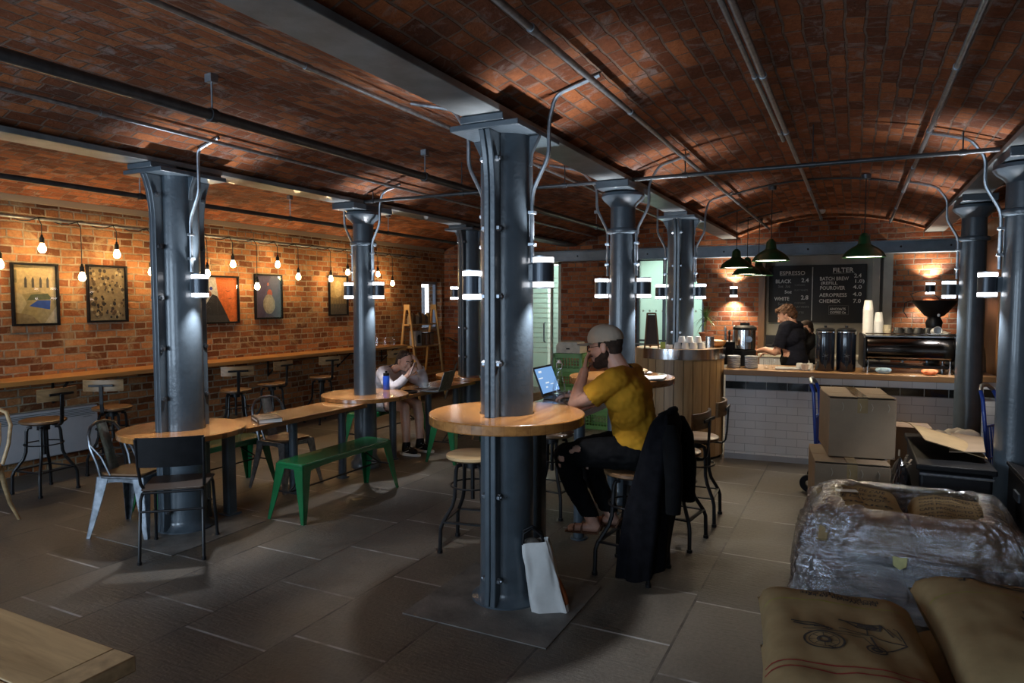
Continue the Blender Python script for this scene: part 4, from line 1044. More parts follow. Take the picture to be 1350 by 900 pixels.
for x, y, lab in ((.97,.20,'tall black coffee urn nearer the barista'), (1.17,.22,'tall black coffee urn nearer the espresso machine')):
    if up is None:
        up = t = thing('coffee_urn', lab, 'coffee urn', cl(x,y,ZC), CR, 'black coffee urns on the counter')
        b = MB(); b.lathe([(0,0),(.088,0),(.092,.01),(.092,.38),(.088,.40),(0,.40)], n=40); obj('body', b, plain('dark_blue_black_gloss', (.008,.012,.022,1), .18, 0, .1, 8, 0, .5), t)
        b = MB(); b.lathe([(.0,.40),(.091,.40),(.091,.43),(.07,.445),(0,.448)], n=40); obj('lid', b, M['black'], t)
        b = MB(); b.lathe([(.090,.395),(.094,.397),(.094,.408),(.090,.41)], n=40); obj('chrome_band', b, M['chrome'], t)
        b = MB(); b.cyl((0,0,.448), .015, .02, 12); obj('knob', b, M['black'], t)
        b = MB(); b.box((0,-.105,.085), (.03,.03,.05)); b.tube([(0,-.115,.06),(0,-.12,.03)], .008, 8); obj('tap', b, M['black'], t)
        b = MB()   # pale line emblem on the front
        for k in range(6):
            a = 2*pi*k/6+.3; b.bar((.0,-.0925,.16),(.03*cos(a),-.089,.16+.03*sin(a)), .003, .002, (0,1,0))
        obj('emblem', b, plain('emblem_grey', (.10,.11,.13,1), .5), t)
    else: dup(up, cl(x,y,ZC), CR, lab)
# ---------- espresso machine
t = thing('espresso_machine', 'long polished dark espresso machine on the right end of the counter', 'espresso machine', cl(1.73,.36,ZC), CR)
b = MB(); pr = [(-.20,.13),(-.235,.15),(-.25,.20),(-.245,.27),(-.215,.335),(-.18,.36),(.2,.36),(.2,.13)]
b.prism(pr, -.385, .385, Matrix(((0,0,1,0),(1,0,0,0),(0,1,0,0),(0,0,0,1)))); o = obj('body', b, plain('dark_mirror_steel', (.10,.085,.075,1), .13, 1, .08, 4), t, bevel=.012, seg=3)
for s in (-1, 1):
    b = MB(); b.prism([(-.26,.05),(-.27,.2),(-.24,.36),(-.19,.385),(.22,.385),(.24,.05)], s*.40-.013, s*.40+.013, Matrix(((0,0,1,0),(1,0,0,0),(0,1,0,0),(0,0,0,1)))); obj('side_panel', b, M['black'], t, bevel=.004)
b = MB(); b.box((0,.0,.368), (.78,.40,.012)); b.tube([(-.39,-.19,.395),(.39,-.19,.395)], .006, 8); b.tube([(-.39,.2,.395),(.39,.2,.395)], .006, 8); obj('cup_rail', b, M['chrome'], t)
for x in (-.36, .36):
    for y in (-.18, .18):
        b = MB(); b.cyl((x, y, 0), .022, .06, 16); b.cyl((x, y, .05), .012, .10, 12); obj('foot', b, M['chrome'], t)
b = MB(); b.box((0,.02,.065), (.76,.36,.03)); obj('drip_tray', b, M['black'], t, bevel=.003)
for x in (-.22, .0, .22):
    b = MB(); b.cyl((x,.16,.10), .035, .05, 20); b.tube([(x,.2,.12),(x,.36,.105)], .014, 10); b.tube([(x,.16,.1),(x,.16,.085)], .01, 8); obj('group_head', b, M['gun'], t)
for x in (-.36, .36): b = MB(); b.tube([(x,.2,.30),(x*1.05,.27,.26),(x*1.06,.28,.1)], .006, 8); obj('steam_wand', b, M['chrome'], t)
b = MB(); b.cyl((0,0,0), .022, .03, 16, Matrix.Translation((.425,-.12,.33)) @ Matrix.Rotation(pi/2, 4, 'Y')); obj('knob', b, M['chrome'], t)
zt = ZC+.376
def paper_stack(x, y, n, r, label):
    t = thing('paper_cup_stack', label, 'paper cups', cl(x,y,zt), CR)
    b = MB(); p = [(0,0),(r,0)]; k = int(n)
    hh = .085
    p += [(r*1.0,.012)]
    for i in range(k): z = i*.0125; p += [(r*.99,z+.014),(r*1.0,z+.020),(r*.97,z+.0225)]
    ztop = k*.0125+.02; p += [(r*.72, ztop+hh),(0, ztop+hh)]
    b.lathe(p, n=28); obj('cups', b, M['white'], t); return t
paper_stack(1.385, .44, 20, .050, 'tall tapering stack of white paper cups on the espresso machine'); paper_stack(1.485, .44, 10, .046, 'shorter stack of white paper cups next to the tall one')
t = thing('paper_cup_stack', 'low cream stack of cups right of the white paper cups', 'paper cups', cl(1.57,.44,zt), CR); b = MB(); b.lathe([(0,0),(.036,0),(.04,.05),(.038,.052),(.042,.10),(.04,.10),(0,.098)], n=24); obj('cups', b, plain('cream_card', (.62,.52,.34,1), .6), t)
M['dark_china'] = plain('charcoal_china', (.035,.033,.03,1), .35, 0, .2, 10)
for i, (x, y) in enumerate(((1.66,.40),(1.75,.42),(1.84,.40),(1.93,.42))):
    cup(cl(x,y,zt), 'charcoal cup on the espresso machine, '+['first','second','third','last'][i]+' from the paper cups', 'charcoal cups on the espresso machine', 'down', .038, .054, .075, 'dark_china', True, i*.8)
c = cup(cl(1.955,.27,zt+.04), 'white mug lying on its side on top of the espresso machine', 'white mug on the machine', 'up', .032, .042, .085); c.rotation_euler = (radians(80), 0, .35)
t = thing('tea_towel', 'folded pale cloth on the right end of the espresso machine', 'cloth', cl(2.04,.42,zt), CR)
b = MB(); b.grid(lambda u, v: ((u-.5)*.17, (v-.5)*.14, .03+.018*sin(u*7)*cos(v*5)), 12, 10); b.grid(lambda u, v: ((u-.5)*.17, (v-.5)*.14, .0), 12, 10); obj('cloth', b, M['white'], t)
def towel(x, y, label, c):
    t = thing('cleaning_cloth', label, 'cloth', cl(x,y,ZC), CR); b = MB()
    def f(u, v): a = 2*pi*u; k = sin(pi*v); return (.07*cos(a)*k*(1+.15*sin(3*a)), .04*sin(a)*k*(1+.2*cos(2*a)), .03-.03*cos(pi*v)+.006*sin(5*a)*k)
    b.grid(f, 24, 10, True); obj('cloth', b, plain('cloth_dye', c, .9, 0, .1, 20), t)
towel(1.50, -.0+.07, 'crumpled pale blue cloth under the espresso machine', (.36,.52,.60,1)); towel(1.90, .07, 'crumpled orange cloth under the espresso machine', (.75,.22,.08,1))
# ---------- back counter with grinder, sack and bits
t = thing('back_counter', 'pale worktop with cupboards along the wall behind the baristas', 'counter', (-.43, 10.95, 0))
b = MB(); b.box((0,0,.43), (1.66,.46,.86)); obj('carcass', b, M['white_paint'], t)
b = MB(); b.box((0,-.01,.88), (1.70,.50,.04)); obj('worktop', b, plain('pale_worktop', (.55,.52,.42,1), .4), t, bevel=.003)
for k in range(3): 
    b = MB(); b.box((-.55+.55*k,-.236,.45), (.53,.016,.78)); d = obj('door', b, M['white_paint'], t, bevel=.002); b = MB(); b.box((-.34+.55*k,-.25,.75), (.10,.012,.012)); obj('handle', b, M['steel'], d)
t = thing('counter_scales', 'flat dark appliance with a raised lid on the back worktop left of the first barista', 'appliance', (-1.08, 10.84, .90)); b = MB(); b.box((0,0,.05), (.24,.24,.10)); obj('body', b, M['tub'], t, bevel=.005)
b = MB(); b.box((0,.08,.19), (.24,.02,.17)); b.box((0,-.02,.115), (.20,.16,.03)); obj('lid', b, M['black'], t, bevel=.003)
t = thing('side_bench', 'dark bench carrying the coffee grinder right of the espresso machine', 'counter', (.92, 9.06, 0)); b = MB(); b.box((0,0,.45), (.62,.55,.9)); obj('carcass', b, M['timber'], t); b = MB(); b.box((0,0,.92), (.66,.6,.04)); obj('worktop', b, M['counter_wood'], t)
t = thing('coffee_grinder', 'coffee grinder with a wide black funnel hopper above the espresso machine', 'grinder', (.79, 8.95, .94))
b = MB(); b.box((0,0,.02), (.2,.26,.04)); b.cyl((0,0,.04), .07, .40, 28); obj('body', b, M['black'], t, bevel=.004)
b = MB(); b.lathe([(0,.44),(.075,.44),(.085,.50),(.06,.56),(.10,.58),(.225,.735),(.232,.75),(.222,.75),(.09,.59),(0,.57)], n=44); obj('hopper', b, M['black'], t)
b = MB(); b.ell((.03,-.135,.585), .014, .008, .018, 12, 8); obj('gate_knob', b, M['white'], t)
b = MB(); b.tube([(-.2,0,.745),(-.24,-.04,.82),(-.12,-.1,.86),(0,-.1,.80),(.05,-.08,.74)], .004, 6); b.tube([(-.23,0,.745),(-.29,0,.72),(-.30,-.02,.62),(-.26,-.02,.55)], .005, 6); obj('wire', b, M['black'], t)
t = thing('grain_sack', 'pale grey-green cloth sack standing between the espresso machine and the last column', 'sack', (1.05, 8.46, .0))
b = MB()
def gs(u, v): a = 2*pi*u; r = (.17+.03*sin(pi*v)+.012*sin(5*a+v*6))*(1 if v < .8 else 1-(v-.8)*3.2); return (r*cos(a)*.85, r*sin(a)*.8, 1.47*v)
b.grid(gs, 28, 22, True); b.ell((0,0,1.43), .075,.07,.05, 14, 8); obj('sack', b, plain('pale_canvas', (.26,.27,.235,1), .9, 0, .1, 8, .2), t)
# ---------- chalkboard menu
t = thing('menu_chalkboard', 'large black chalkboard menu with handwritten prices behind the bar', 'menu board', (-.545, 11.47, 1.795))
bw, bh = 1.36, .88
b = MB(); b.box((0,0,0), (bw, .025, bh)); obj('board', b, plain('blackboard', (.006,.006,.006,1), .6, 0, .1, 8), t, bevel=.002)
b = MB(); b.box((-.055, -.0155, 0), (.014, .006, bh*.93)); obj('divider', b, plain('white_line', (.45,.45,.44,1), .6), t)
M['chalk'] = plain('chalk', (.74,.74,.72,1), .9, 0, .25, 120); M['chalk2'] = plain('faint_chalk', (.22,.22,.215,1), .9, 0, .25, 120)
def text_mesh(s, size, extrude=.001, align='LEFT', bold=0, space=1.0):
    c = bpy.data.curves.new('txt', 'FONT'); c.body = s; c.size = size; c.align_x = align; c.extrude = extrude; c.offset = bold; c.resolution_u = 2; c.space_character = space
    o = bpy.data.objects.new('txt', c); COL.objects.link(o)
    me = bpy.data.meshes.new_from_object(o); bpy.data.objects.remove(o); bpy.data.curves.remove(c); me.materials.clear(); return me
def lettering(parent, s, x, z, size, m, y=-.0145, bold=.0008, name='lettering', wid=None):
    me = text_mesh(s, size, .0008, 'LEFT', bold)
    if wid:
        xs = [v.co.x for v in me.vertices]; k = wid/(max(xs)-min(xs)); 
        for v in me.vertices: v.co.x *= k
    me.transform(Matrix(((1,0,0,x),(0,0,-1,y),(0,1,0,z),(0,0,0,1))))
    return obj(name, me, M[m] if isinstance(m, str) else m, parent, fix=False, auto=False)
def lp(px, pz):   # photo pixels on the board -> board metres
    return ((px-1010)/(1141-1010)*bw-bw/2, bh/2-(pz-349)/(427-349)*bh)
def chalk(s, px, pz, h, w, m='chalk', bold=.0012):
    x, z = lp(px, pz); return lettering(t, s, x, z, h/78*bh*1.42, m, wid=w/131*bw, bold=bold)
chalk('ESPRESSO', 1024.5, 362, 5.4, 35, bold=.001); chalk('BLACK', 1019, 373, 5.0, 22); chalk('2.4', 1055, 372, 5.5, 10); chalk('5oz  3oz', 1023, 379.0, 3.6, 17, 'chalk2'); chalk('5oz', 1032, 387, 4, 10)
chalk('CORTADO', 1046, 377, 2.2, 14, 'chalk2', 0); chalk('FLAT WHITE', 1046, 384, 2.2, 18, 'chalk2', 0)
chalk('WHITE', 1018, 397, 5.0, 21); chalk('2.8', 1055, 395.5, 5.5, 10); chalk('5oz  5oz', 1023, 403.5, 3.8, 19, 'chalk2'); chalk('CORTADO', 1046, 401.5, 2.2, 15, 'chalk2', 0); chalk('FLAT WHITE', 1046, 407, 2.6, 20, 'chalk2', 0); chalk('LATTE', 1047, 415, 2.8, 12, 'chalk2', 0)
chalk('FILTER', 1097, 359.5, 6.2, 27, bold=.002); chalk('BATCH BREW', 1080, 370, 4.8, 38); chalk('2.4', 1125, 366.5, 5, 9.5); chalk('(REFILL', 1081.5, 375.5, 4.0, 22); chalk('1.0)', 1125, 373.5, 4.4, 12)
chalk('POUROVER', 1080.5, 382.5, 4.8, 33); chalk('4.0', 1124, 381.5, 5, 11.5); chalk('AEROPRESS', 1080, 392, 4.8, 36.5); chalk('4.0', 1124, 391, 5, 11.5); chalk('CHEMEX', 1079.5, 400, 4.8, 28.5); chalk('7.0', 1124.5, 400, 5, 10)
chalk('ANCOATS', 1094.5, 410, 3.2, 21, 'chalk'); chalk('COFFEE Co', 1094.5, 414.5, 3.0, 21, 'chalk')
b = MB()
def ln(x0, z0, x1, z1, w=.006):
    a, c = lp(x0, z0), lp(x1, z1); b.bar((a[0],-.0145,a[1]), (c[0],-.0145,c[1]), w, .0016, (0,1,0))
ln(1025,363.2,1059,362.2); ln(1097,361.2,1126,360.2,.008)
for q in ((1093,404,1119,404),(1119,404,1119,416),(1119,416,1093,416),(1093,416,1093,404)): ln(*q, .004)
obj('chalk_line', b, M['chalk2'], t)
# ---------- green pendant lamps
pend = None
for x, y, z, lab in ((-.82,7.78,2.105,'green enamel pendant lamp over the counter, nearest the chalkboard heading'), (.06,7.45,2.10,'green enamel pendant lamp above the espresso machine'), (-1.32,8.75,2.085,'green enamel pendant lamp furthest left, above the batch brewer'), (-1.32,9.70,2.04,'green enamel pendant lamp half hidden, second row left'), (-1.228,10.15,2.04,'green enamel pendant lamp half hidden, second row right')):
    if pend is None:
        pend = t = thing('pendant_lamp', lab, 'pendant lamp', (x,y,z), 0, 'green pendant lamps over the bar')
        b = MB(); b.lathe([(.045,.205),(.048,.20),(.056,.135),(.062,.125),(.075,.115),(.125,.085),(.165,.05),(.188,.012),(.196,0),(.192,0),(.183,.012),(.160,.047),(.12,.08),(.07,.11),(.04,.125),(0,.13)], n=48); obj('shade', b, M['green_shade'], t)
        b = MB(); b.lathe([(0,.235),(.02,.233),(.045,.205),(0,.205)], n=24); obj('cap', b, M['green_shade'], t)
        b = MB(); b.lathe([(.1825,.0115),(.159,.046),(.119,.079),(.069,.109),(0,.122)], n=48); obj('inner_enamel_glow', b, M['shade_in'], t)
        b = MB(); b.ell((0,0,.06), .035,.035,.05, 18, 12); obj('bulb', b, emit('warm_lamp_bulb', (1,.84,.6), 14), t)
        b = MB(); b.tube([(0,0,.23),(0,0,.79)], .005, 6); obj('cord', b, M['cable'], t)
        b = MB(); b.lathe([(0,.75),(.04,.75),(.045,.79),(0,.80)], n=20); obj('ceiling_rose', b, M['dark_pipe'], t)
    else: dup(pend, (x,y,z), 0, lab)
    light('pendant_light', 'SPOT', (x,y,z+.01), L_PEND, (1,.80,.52), (0,0,0), spot_size=radians(150), spot_blend=.5, shadow_soft_size=.1)
for y, x0, x1 in ((7.62,-1.22,.35),(8.75,-1.55,-.95),(9.8,-1.45,-.9)):
    t = thing('crosswise_conduit', 'thin conduit across the bar vault carrying the '+('two nearest' if y < 8 else 'left-hand' if y < 9 else 'second row of')+' green pendant lamps', 'pipe', (0,y,0)); b = MB()
    b.tube([(x0+(x1-x0)*k/12, 0, arch(x0+(x1-x0)*k/12)-.02) for k in range(13)], .010, 8); obj('tube', b, M['dark_pipe'], t)
# smoke detector on a ceiling box
t = thing('smoke_detector', 'round white smoke detector under the bar vault by the cross beam', 'detector', (-.45, 10.3, 2.925)); b = MB(); b.lathe([(0,-.055),(.03,-.05),(.05,-.03),(.055,0),(0,0)], n=24); obj('body', b, M['white'], t)
# ---------- plant by the arched window
t = thing('side_cabinet', 'low white cabinet under the arched frosted window', 'cabinet', (-1.95, 11.0, 0)); b = MB(); b.box((0,0,.53), (.95,.36,1.06)); obj('carcass', b, M['white_paint'], t, bevel=.004)
for s in (-1, 1): b = MB(); b.box((s*.235,-.187,.53), (.46,.014,1.0)); d = obj('door', b, M['white_paint'], t, bevel=.002); b = MB(); b.box((s*.04,-.2,.6), (.012,.012,.12)); obj('handle', b, M['steel'], d)
t = thing('potted_plant', 'spiky potted palm plant in a terracotta pot by the frosted window', 'plant', (-2.09, 10.95, 1.06))
b = MB(); b.lathe([(0,0),(.075,0),(.10,.11),(.112,.11),(.112,.135),(.10,.135),(.09,.115),(0,.115)], n=32); obj('pot', b, plain('terracotta', (.30,.105,.05,1), .8), t)
b = MB(); b.tube([(0,0,.11),(.005,0,.22),(-.004,.004,.36)], [.013,.011,.010], 8); obj('stem', b, M['seat'], t)
b = MB(); r5 = random.Random(5)
for k in range(46):
    a = r5.uniform(0,2*pi); el = r5.uniform(-.1,1.35); L = r5.uniform(.18,.30); z0 = .30+.08*r5.random()
    for i in range(6):
        q0, q1 = i/6, (i+1)/6
        def pt(q): return Vector((cos(a)*cos(el)*L*q, sin(a)*cos(el)*L*q, z0+sin(el)*L*q-.16*q*q*cos(el)*1.1))
        w0, w1 = .011*(1-q0**2)+.001, .011*(1-q1**2)+.0008; sd = Vector((-sin(a), cos(a), 0)); A, C = pt(q0), pt(q1)
        b.add([A-sd*w0, A+sd*w0, C+sd*w1, C-sd*w1], [(0,1,2,3)], True)
obj('leaves', b, plain('leaf_green', (.13,.22,.06,1), .5, 0, .25, 10), t, fix=False)
# ================================================================== ON THE TABLES
ZT, ZR, ZB = .702, .742, .998
t = thing('book', 'paperback book lying on the long low table past the column', 'book', (-4.28, 4.05, ZT), -.55); t.scale = (1.35, 1.35, 1.15)
b = MB(); b.box((0,0,.0145), (.20,.132,.024)); obj('pages', b, M['paper'], t); b = MB(); b.box((0,0,.028), (.206,.14,.003)); b.box((0,0,.0015), (.206,.14,.003)); b.box((0,-.069,.0148), (.206,.003,.029)); obj('cover', b, plain('dark_cover', (.045,.035,.03,1), .5), t)
b = MB(); b.box((0,.002,.0301), (.19,.125,.0012)); obj('cover_print', b, plain('grey_print', (.34,.27,.20,1), .6, 0, .35, 30), t)
b = MB()
for k in range(7): b.box((-.075+k*.022,-.071,.015), (.015,.001,.011))
obj('spine_lettering', b, M['paper'], t)
M['blue_plastic'] = plain('blue_plastic', (.012,.065,.42,1), .3, 0, .08, 8, 0, .3)
t = thing('water_bottle', 'blue water bottle with a black cap beside the slim column', 'bottle', (-4.42, 5.83, ZR)); b = MB(); b.lathe([(0,0),(.034,0),(.036,.006),(.036,.135),(.031,.15),(0,.15)], n=28); obj('body', b, M['blue_plastic'], t)
b = MB(); b.lathe([(0,.15),(.032,.15),(.032,.178),(.012,.182),(.012,.2),(0,.2)], n=24); obj('cap', b, M['black_matt'], t)
def laptop(loc, rz, label, screen, lidm, lean=20):
    t = thing('laptop', label, 'laptop', loc, rz); b = MB(); b.box((0,0,.008), (.32,.22,.014)); obj('base', b, M[lidm], t, bevel=.003)
    b = MB(); b.box((0,.01,.0155), (.27,.10,.0012)); k = obj('keyboard', b, M['black_matt'], t)
    R = Matrix.Translation((0,.108,.016)) @ Matrix.Rotation(radians(-lean), 4, 'X')
    b = MB(); b.box((0,.004,.108), (.32,.008,.215), 0, R); obj('lid', b, M[lidm], t, bevel=.002)
    b = MB(); b.box((0,-.0008,.108), (.312,.0012,.205), 0, R); obj('bezel', b, M['black_matt'], t)
    b = MB(); b.box((0,-.0018,.111), (.296,.001,.180), 0, R); s = obj('screen', b, screen, t)
    return t, R
# the woman's laptop (screen away from us) and the man's (screen towards us)
laptop((-4.10, 6.28, ZT), -pi/2+.15, 'grey laptop open in front of the seated woman', emit('dim_screen', (.4,.45,.5), .25), 'gun', 18)
lap, RL = laptop((-1.805, 4.45, ZB), pi/2, 'open laptop with a light blue screen on the high table', emit('blue_screen', (.22,.45,.85), .85), 'black', 22)
b = MB(); k = 0
for x, z, w, h in ((-.08,.175,.05,.014),(-.1,.13,.07,.008),(-.02,.09,.06,.01),(.05,.075,.05,.006),(-.05,.06,.03,.01)): b.box((x,-.0026,z), (w,.0006,h), 0, RL)
obj('screen_icon', b, emit('screen_white', (.85,.92,1), .9), lap)
# plate, cup, tray, phone papers near the woman
t = thing('serving_tray', 'dark tray on the long table in front of the woman', 'tray', (-4.26, 5.98, ZT), .3); b = MB(); b.lathe([(0,0),(.10,0),(.115,.018),(.11,.018),(.097,.005),(0,.005)], n=32); obj('tray', b, M['black'], t)
t = thing('saucer', 'white saucer between the dark tray and the grey laptop', 'saucer', (-4.30, 6.38, ZT)); b = MB(); b.lathe([(0,0),(.035,0),(.07,.012),(.068,.015),(.03,.004),(0,.004)], n=28); obj('saucer', b, M['white'], t)
cup((-4.30, 6.38, ZT+.005), 'white cup on the saucer by the grey laptop', 'cup by the laptop', 'up')
t = thing('paper_sheet', 'white sheet of paper on the long table by the bottle', 'paper', (-4.28, 5.88+.24, ZT), .5); b = MB(); b.box((0,0,.001), (.15,.10,.002)); obj('sheet', b, M['paper'], t)
# bottle and glass on the high table, papers on its far round end
t = thing('glass_bottle', 'clear swing-top glass water bottle next to the man\'s laptop', 'bottle', (-1.716, 4.10, ZB)); b = MB(); b.lathe([(0,0),(.040,0),(.042,.01),(.042,.11),(.036,.145),(.020,.19),(.0155,.225),(.0155,.262),(.0175,.265),(.0175,.275),(.013,.276),(.013,.19),(.038,.11),(.038,.012),(0,.01)], n=28); obj('glass', b, M['clear'], t)
b = MB(); b.lathe([(0,.011),(.037,.011),(.037,.075),(0,.075)], n=28); obj('water', b, glass('water', (.93,.97,1,1), .1), t)
b = MB(); b.lathe([(0,.276),(.012,.276),(.012,.292),(0,.295)], n=16); b.tube([(-.017,0,.24),(-.021,0,.27),(0,0,.297),(.021,0,.27),(.017,0,.24)], .0015, 6); obj('stopper', b, M['white'], t)
tumbler((-1.625, 4.03, ZB), 'clear tumbler beside the glass bottle on the high table', 'tumbler by the glass bottle', .034, .11)
t = thing('newspaper', 'open white newspaper on the far round end of the high table', 'newspaper', (-1.54, 5.36, 1.0565), .15)
b = MB(); b.grid(lambda u, v: ((u-.5)*.40, (v-.5)*.28, .006+.012*abs(sin(pi*u*1.5))+.003*sin(6*v)), 16, 6); b.grid(lambda u, v: ((u-.5)*.40, (v-.5)*.28, .0), 16, 6); obj('pages', b, M['paper'], t)
t = thing('side_plate', 'wooden side plate with a pastry on the far round end', 'plate', (-1.62, 5.72, 1.056)); b = MB(); b.lathe([(0,0),(.06,0),(.085,.012),(.083,.016),(.055,.005),(0,.005)], n=28); obj('plate', b, M['white'], t); b = MB(); b.ell((0,0,.025), .05,.032,.022, 16, 10); obj('pastry', b, M['oak'], t)
# glasses and carafe at the far end of the bar shelf
for i, (y, x, r, h) in enumerate(((8.82,-6.88,.038,.20),(8.93,-6.95,.040,.14),(9.04,-6.88,.036,.12),(9.16,-6.95,.042,.13),(9.27,-6.87,.038,.11),(9.35,-6.97,.04,.12))):
    tumbler((x, y, .9535), ['tall glass carafe at the near end of the glasses on the bar shelf','glass jar second along the end of the bar shelf','short glass third along the end of the bar shelf','wide glass fourth along the end of the bar shelf','short glass fifth along the end of the bar shelf','last glass on the bar shelf beside the pine ladder'][i], 'glasses at the end of the bar shelf', r, h)
# pine ladder shelving past the end of the bar shelf
t = thing('ladder_shelf', 'pine ladder shelving unit past the end of the bar shelf', 'shelf', (-6.82, 10.0, 0))
for y in (-.40, .42):
    for s in (-1, 1): b = MB(); b.bar((s*.24, y, 0), (s*.035, y, 1.60), .035, .028, (0,1,0)); obj('rail', b, M['ladder'], t)
    b = MB(); b.box((0, y, 1.58), (.12,.034,.09)); obj('top_block', b, M['ladder'], t)
for z, w in ((.42,.40),(.90,.26),(1.28,.14)):
    b = MB(); b.box((0,.01,z), (w,.92,.024)); obj('shelf_board', b, M['ladder'], t)
zz = 1.293
for i in range(7):
    c = [(.42,.32,.18),(.20,.11,.05),(.5,.42,.3),(.09,.06,.04),(.34,.22,.10),(.16,.13,.11),(.45,.3,.12)][i]; h = [.17,.19,.16,.20,.18,.15,.19][i]
    t = thing('coffee_bag', 'upright kraft coffee bag on the top ladder shelf, number %s from the near end' % ['one','two','three','four','five','six','seven'][i], 'coffee bag', (-6.82, 9.68+i*.09, zz), 0, 'coffee bags on the top ladder shelf')
    b = MB(); b.prism([(-.035,0),(.035,0),(.034,h*.7),(.006,h),(-.006,h),(-.034,h*.7)], -.036, .036, Matrix(((1,0,0,0),(0,0,1,0),(0,1,0,0),(0,0,0,1)))); obj('bag', b, plain('kraft', (*c,1), .7), t)
t = thing('gift_box', 'grey box with a dark arched window on the middle ladder shelf', 'box', (-6.78, 9.78, .913), 0); b = MB(); b.box((0,0,.13), (.14,.16,.26)); obj('box', b, plain('grey_card', (.32,.32,.33,1), .7), t, bevel=.002)
b = MB(); b.prism([(-.045,.03),(.045,.03),(.045,.13)]+[(.045*cos(pi*k/8), .13+.05*sin(pi*k/8)) for k in range(1,8)]+[(-.045,.13)], -.003, .003, Matrix.Translation((.072,0,.02)) @ Matrix(((0,0,1,0),(1,0,0,0),(0,1,0,0),(0,0,0,1)))); obj('window', b, M['black_matt'], t)
for y, lab in ((9.98,'dark tin on the middle ladder shelf next to the grey box'), (10.14,'brown tin on the middle ladder shelf, second from the grey box'), (10.28,'last tin on the middle ladder shelf')):
    t = thing('storage_tin', lab, 'tin', (-6.80, y, .913)); b = MB(); b.cyl((0,0,0), .055, .20, 24); obj('body', b, M['seat'], t); b = MB(); b.lathe([(0,.20),(.058,.20),(.058,.22),(0,.225)], n=24); obj('lid', b, M['black'], t)
# angled desk lamp on the floor-standing arm by the ladder
t = thing('folding_stand', 'folded grey metal tripod stand leaning beside the ladder shelving', 'stand', (-6.15, 10.2, 0))
for a in (0, 2.1, 4.2): b = MB(); b.bar((.05*cos(a),.05*sin(a),.62), (.30*cos(a),.30*sin(a),0), .02, .02); obj('leg', b, M['gun'], t)
b = MB(); b.tube([(0,0,.55),(0,0,.95),(-.16,-.1,1.05),(.18,.2,.80)], .013, 8); obj('arm', b, M['gun'], t)
# crates and boxes beyond the high table
M['crate'] = plain('green_plastic', (.11,.26,.045,1), .45, 0, .1, 6)
def crate(loc, label, m='crate', rz=0, group='stacking crates behind the high table'):
    t = thing('plastic_crate', label, 'crate', loc, rz, group); w, d, h = .40, .30, .245; b = MB()
    for sx in (-1, 1):
        for sy in (-1, 1): b.box((sx*(w/2-.015), sy*(d/2-.015), h/2), (.03,.03,h))
    for z, hh in ((.025,.05),(h-.03,.06)):
        for s in (-1, 1): b.box((0, s*(d/2-.006), z), (w,.012,hh)); b.box((s*(w/2-.006), 0, z), (.012,d,hh))
    obj('frame', b, M[m], t); b = MB()
    for s in (-1, 1):
        for k in range(9): x = -w/2+.04+k*(w-.08)/8; b.box((x, s*(d/2-.006), h/2), (.009,.008,h-.08))
        for k in range(7): y = -d/2+.03+k*(d-.06)/6; b.box((s*(w/2-.006), y, h/2), (.008,.009,h-.08))
        for z in (.085,.125,.165): b.box((0, s*(d/2-.006), z), (w-.04,.007,.008)); b.box((s*(w/2-.006), 0, z), (.007,d-.04,.008))
    obj('lattice', b, M[m], t); b = MB(); b.box((0,0,.006), (w-.01,d-.01,.012)); obj('base', b, M[m], t); return t
for k in range(4): crate((-3.42+.01*(k%2), 8.55, .247*k), 'green plastic crate under the white box, '+['bottom of the stack','second from the floor','third from the floor','top of the stack'][k], 'crate', .08*(k%2))
for k in range(3): crate((-2.98, 8.58, .247*k), ['green crate on the floor right of the taller stack','second green crate of the shorter stack','black crate with a white label on the shorter stack'][k], 'crate' if k < 2 else 'black_matt', .05*k)
t = thing('cardboard_carton', 'small white carton on top of the tallest green crates', 'box', (-3.40, 8.55, .990)); b = MB(); b.prism([(-.17,0),(.17,0),(.17,.10),(.13,.15),(-.13,.15),(-.17,.10)], -.13, .13, Matrix(((1,0,0,0),(0,0,1,0),(0,1,0,0),(0,0,0,1)))); obj('box', b, plain('white_card', (.50,.45,.36,1), .7), t, bevel=.003)
b = MB(); b.box((0,-.131,.06), (.05,.002,.018)); obj('hand_hole', b, M['black_matt'], t)
t = thing('wheeled_panel', 'orange-brown panel in a thin metal frame behind the man\'s cap', 'panel', (-2.45, 8.60, 0), .05); b = MB(); b.box((0,0,.60), (.56,.02,.98)); obj('panel', b, M['batten'], t); b = MB()
for s in (-1, 1): b.tube([(s*.30,0,.03),(s*.30,0,1.13)], .012, 8); b.bar((s*.30,-.18,.03), (s*.30,.18,.03), .02, .02)
b.tube([(-.30,0,1.13),(.30,0,1.13)], .012, 8); obj('frame', b, M['steel'], t)
# ================================================================== SACKS, BOXES AND THE PILE ON THE RIGHT
def jute(name, c1, c2):
    t = NT(name); v = t.coord(); w = t.n('ShaderNodeTexWave', wave_type='BANDS', bands_direction='X'); w.inputs['Scale'].default_value = 260; w.inputs['Distortion'].default_value = 1.5; t.l(v, w.inputs[0])
    w2 = t.n('ShaderNodeTexWave', wave_type='BANDS', bands_direction='Y'); w2.inputs['Scale'].default_value = 260; w2.inputs['Distortion'].default_value = 1.5; t.l(v, w2.inputs[0])
    f = t.noise(v, 7, 4); t.base(t.ramp(f, [(.3, c2), (.7, c1)])); t.set(Roughness=.92); t.b.inputs['Specular IOR Level'].default_value = .15
    a = t.n('ShaderNodeMath', operation='ADD'); t.l(w.outputs['Fac'], a.inputs[0]); t.l(w2.outputs['Fac'], a.inputs[1]); t.bump(a.outputs[0], .25, .002); return t.m
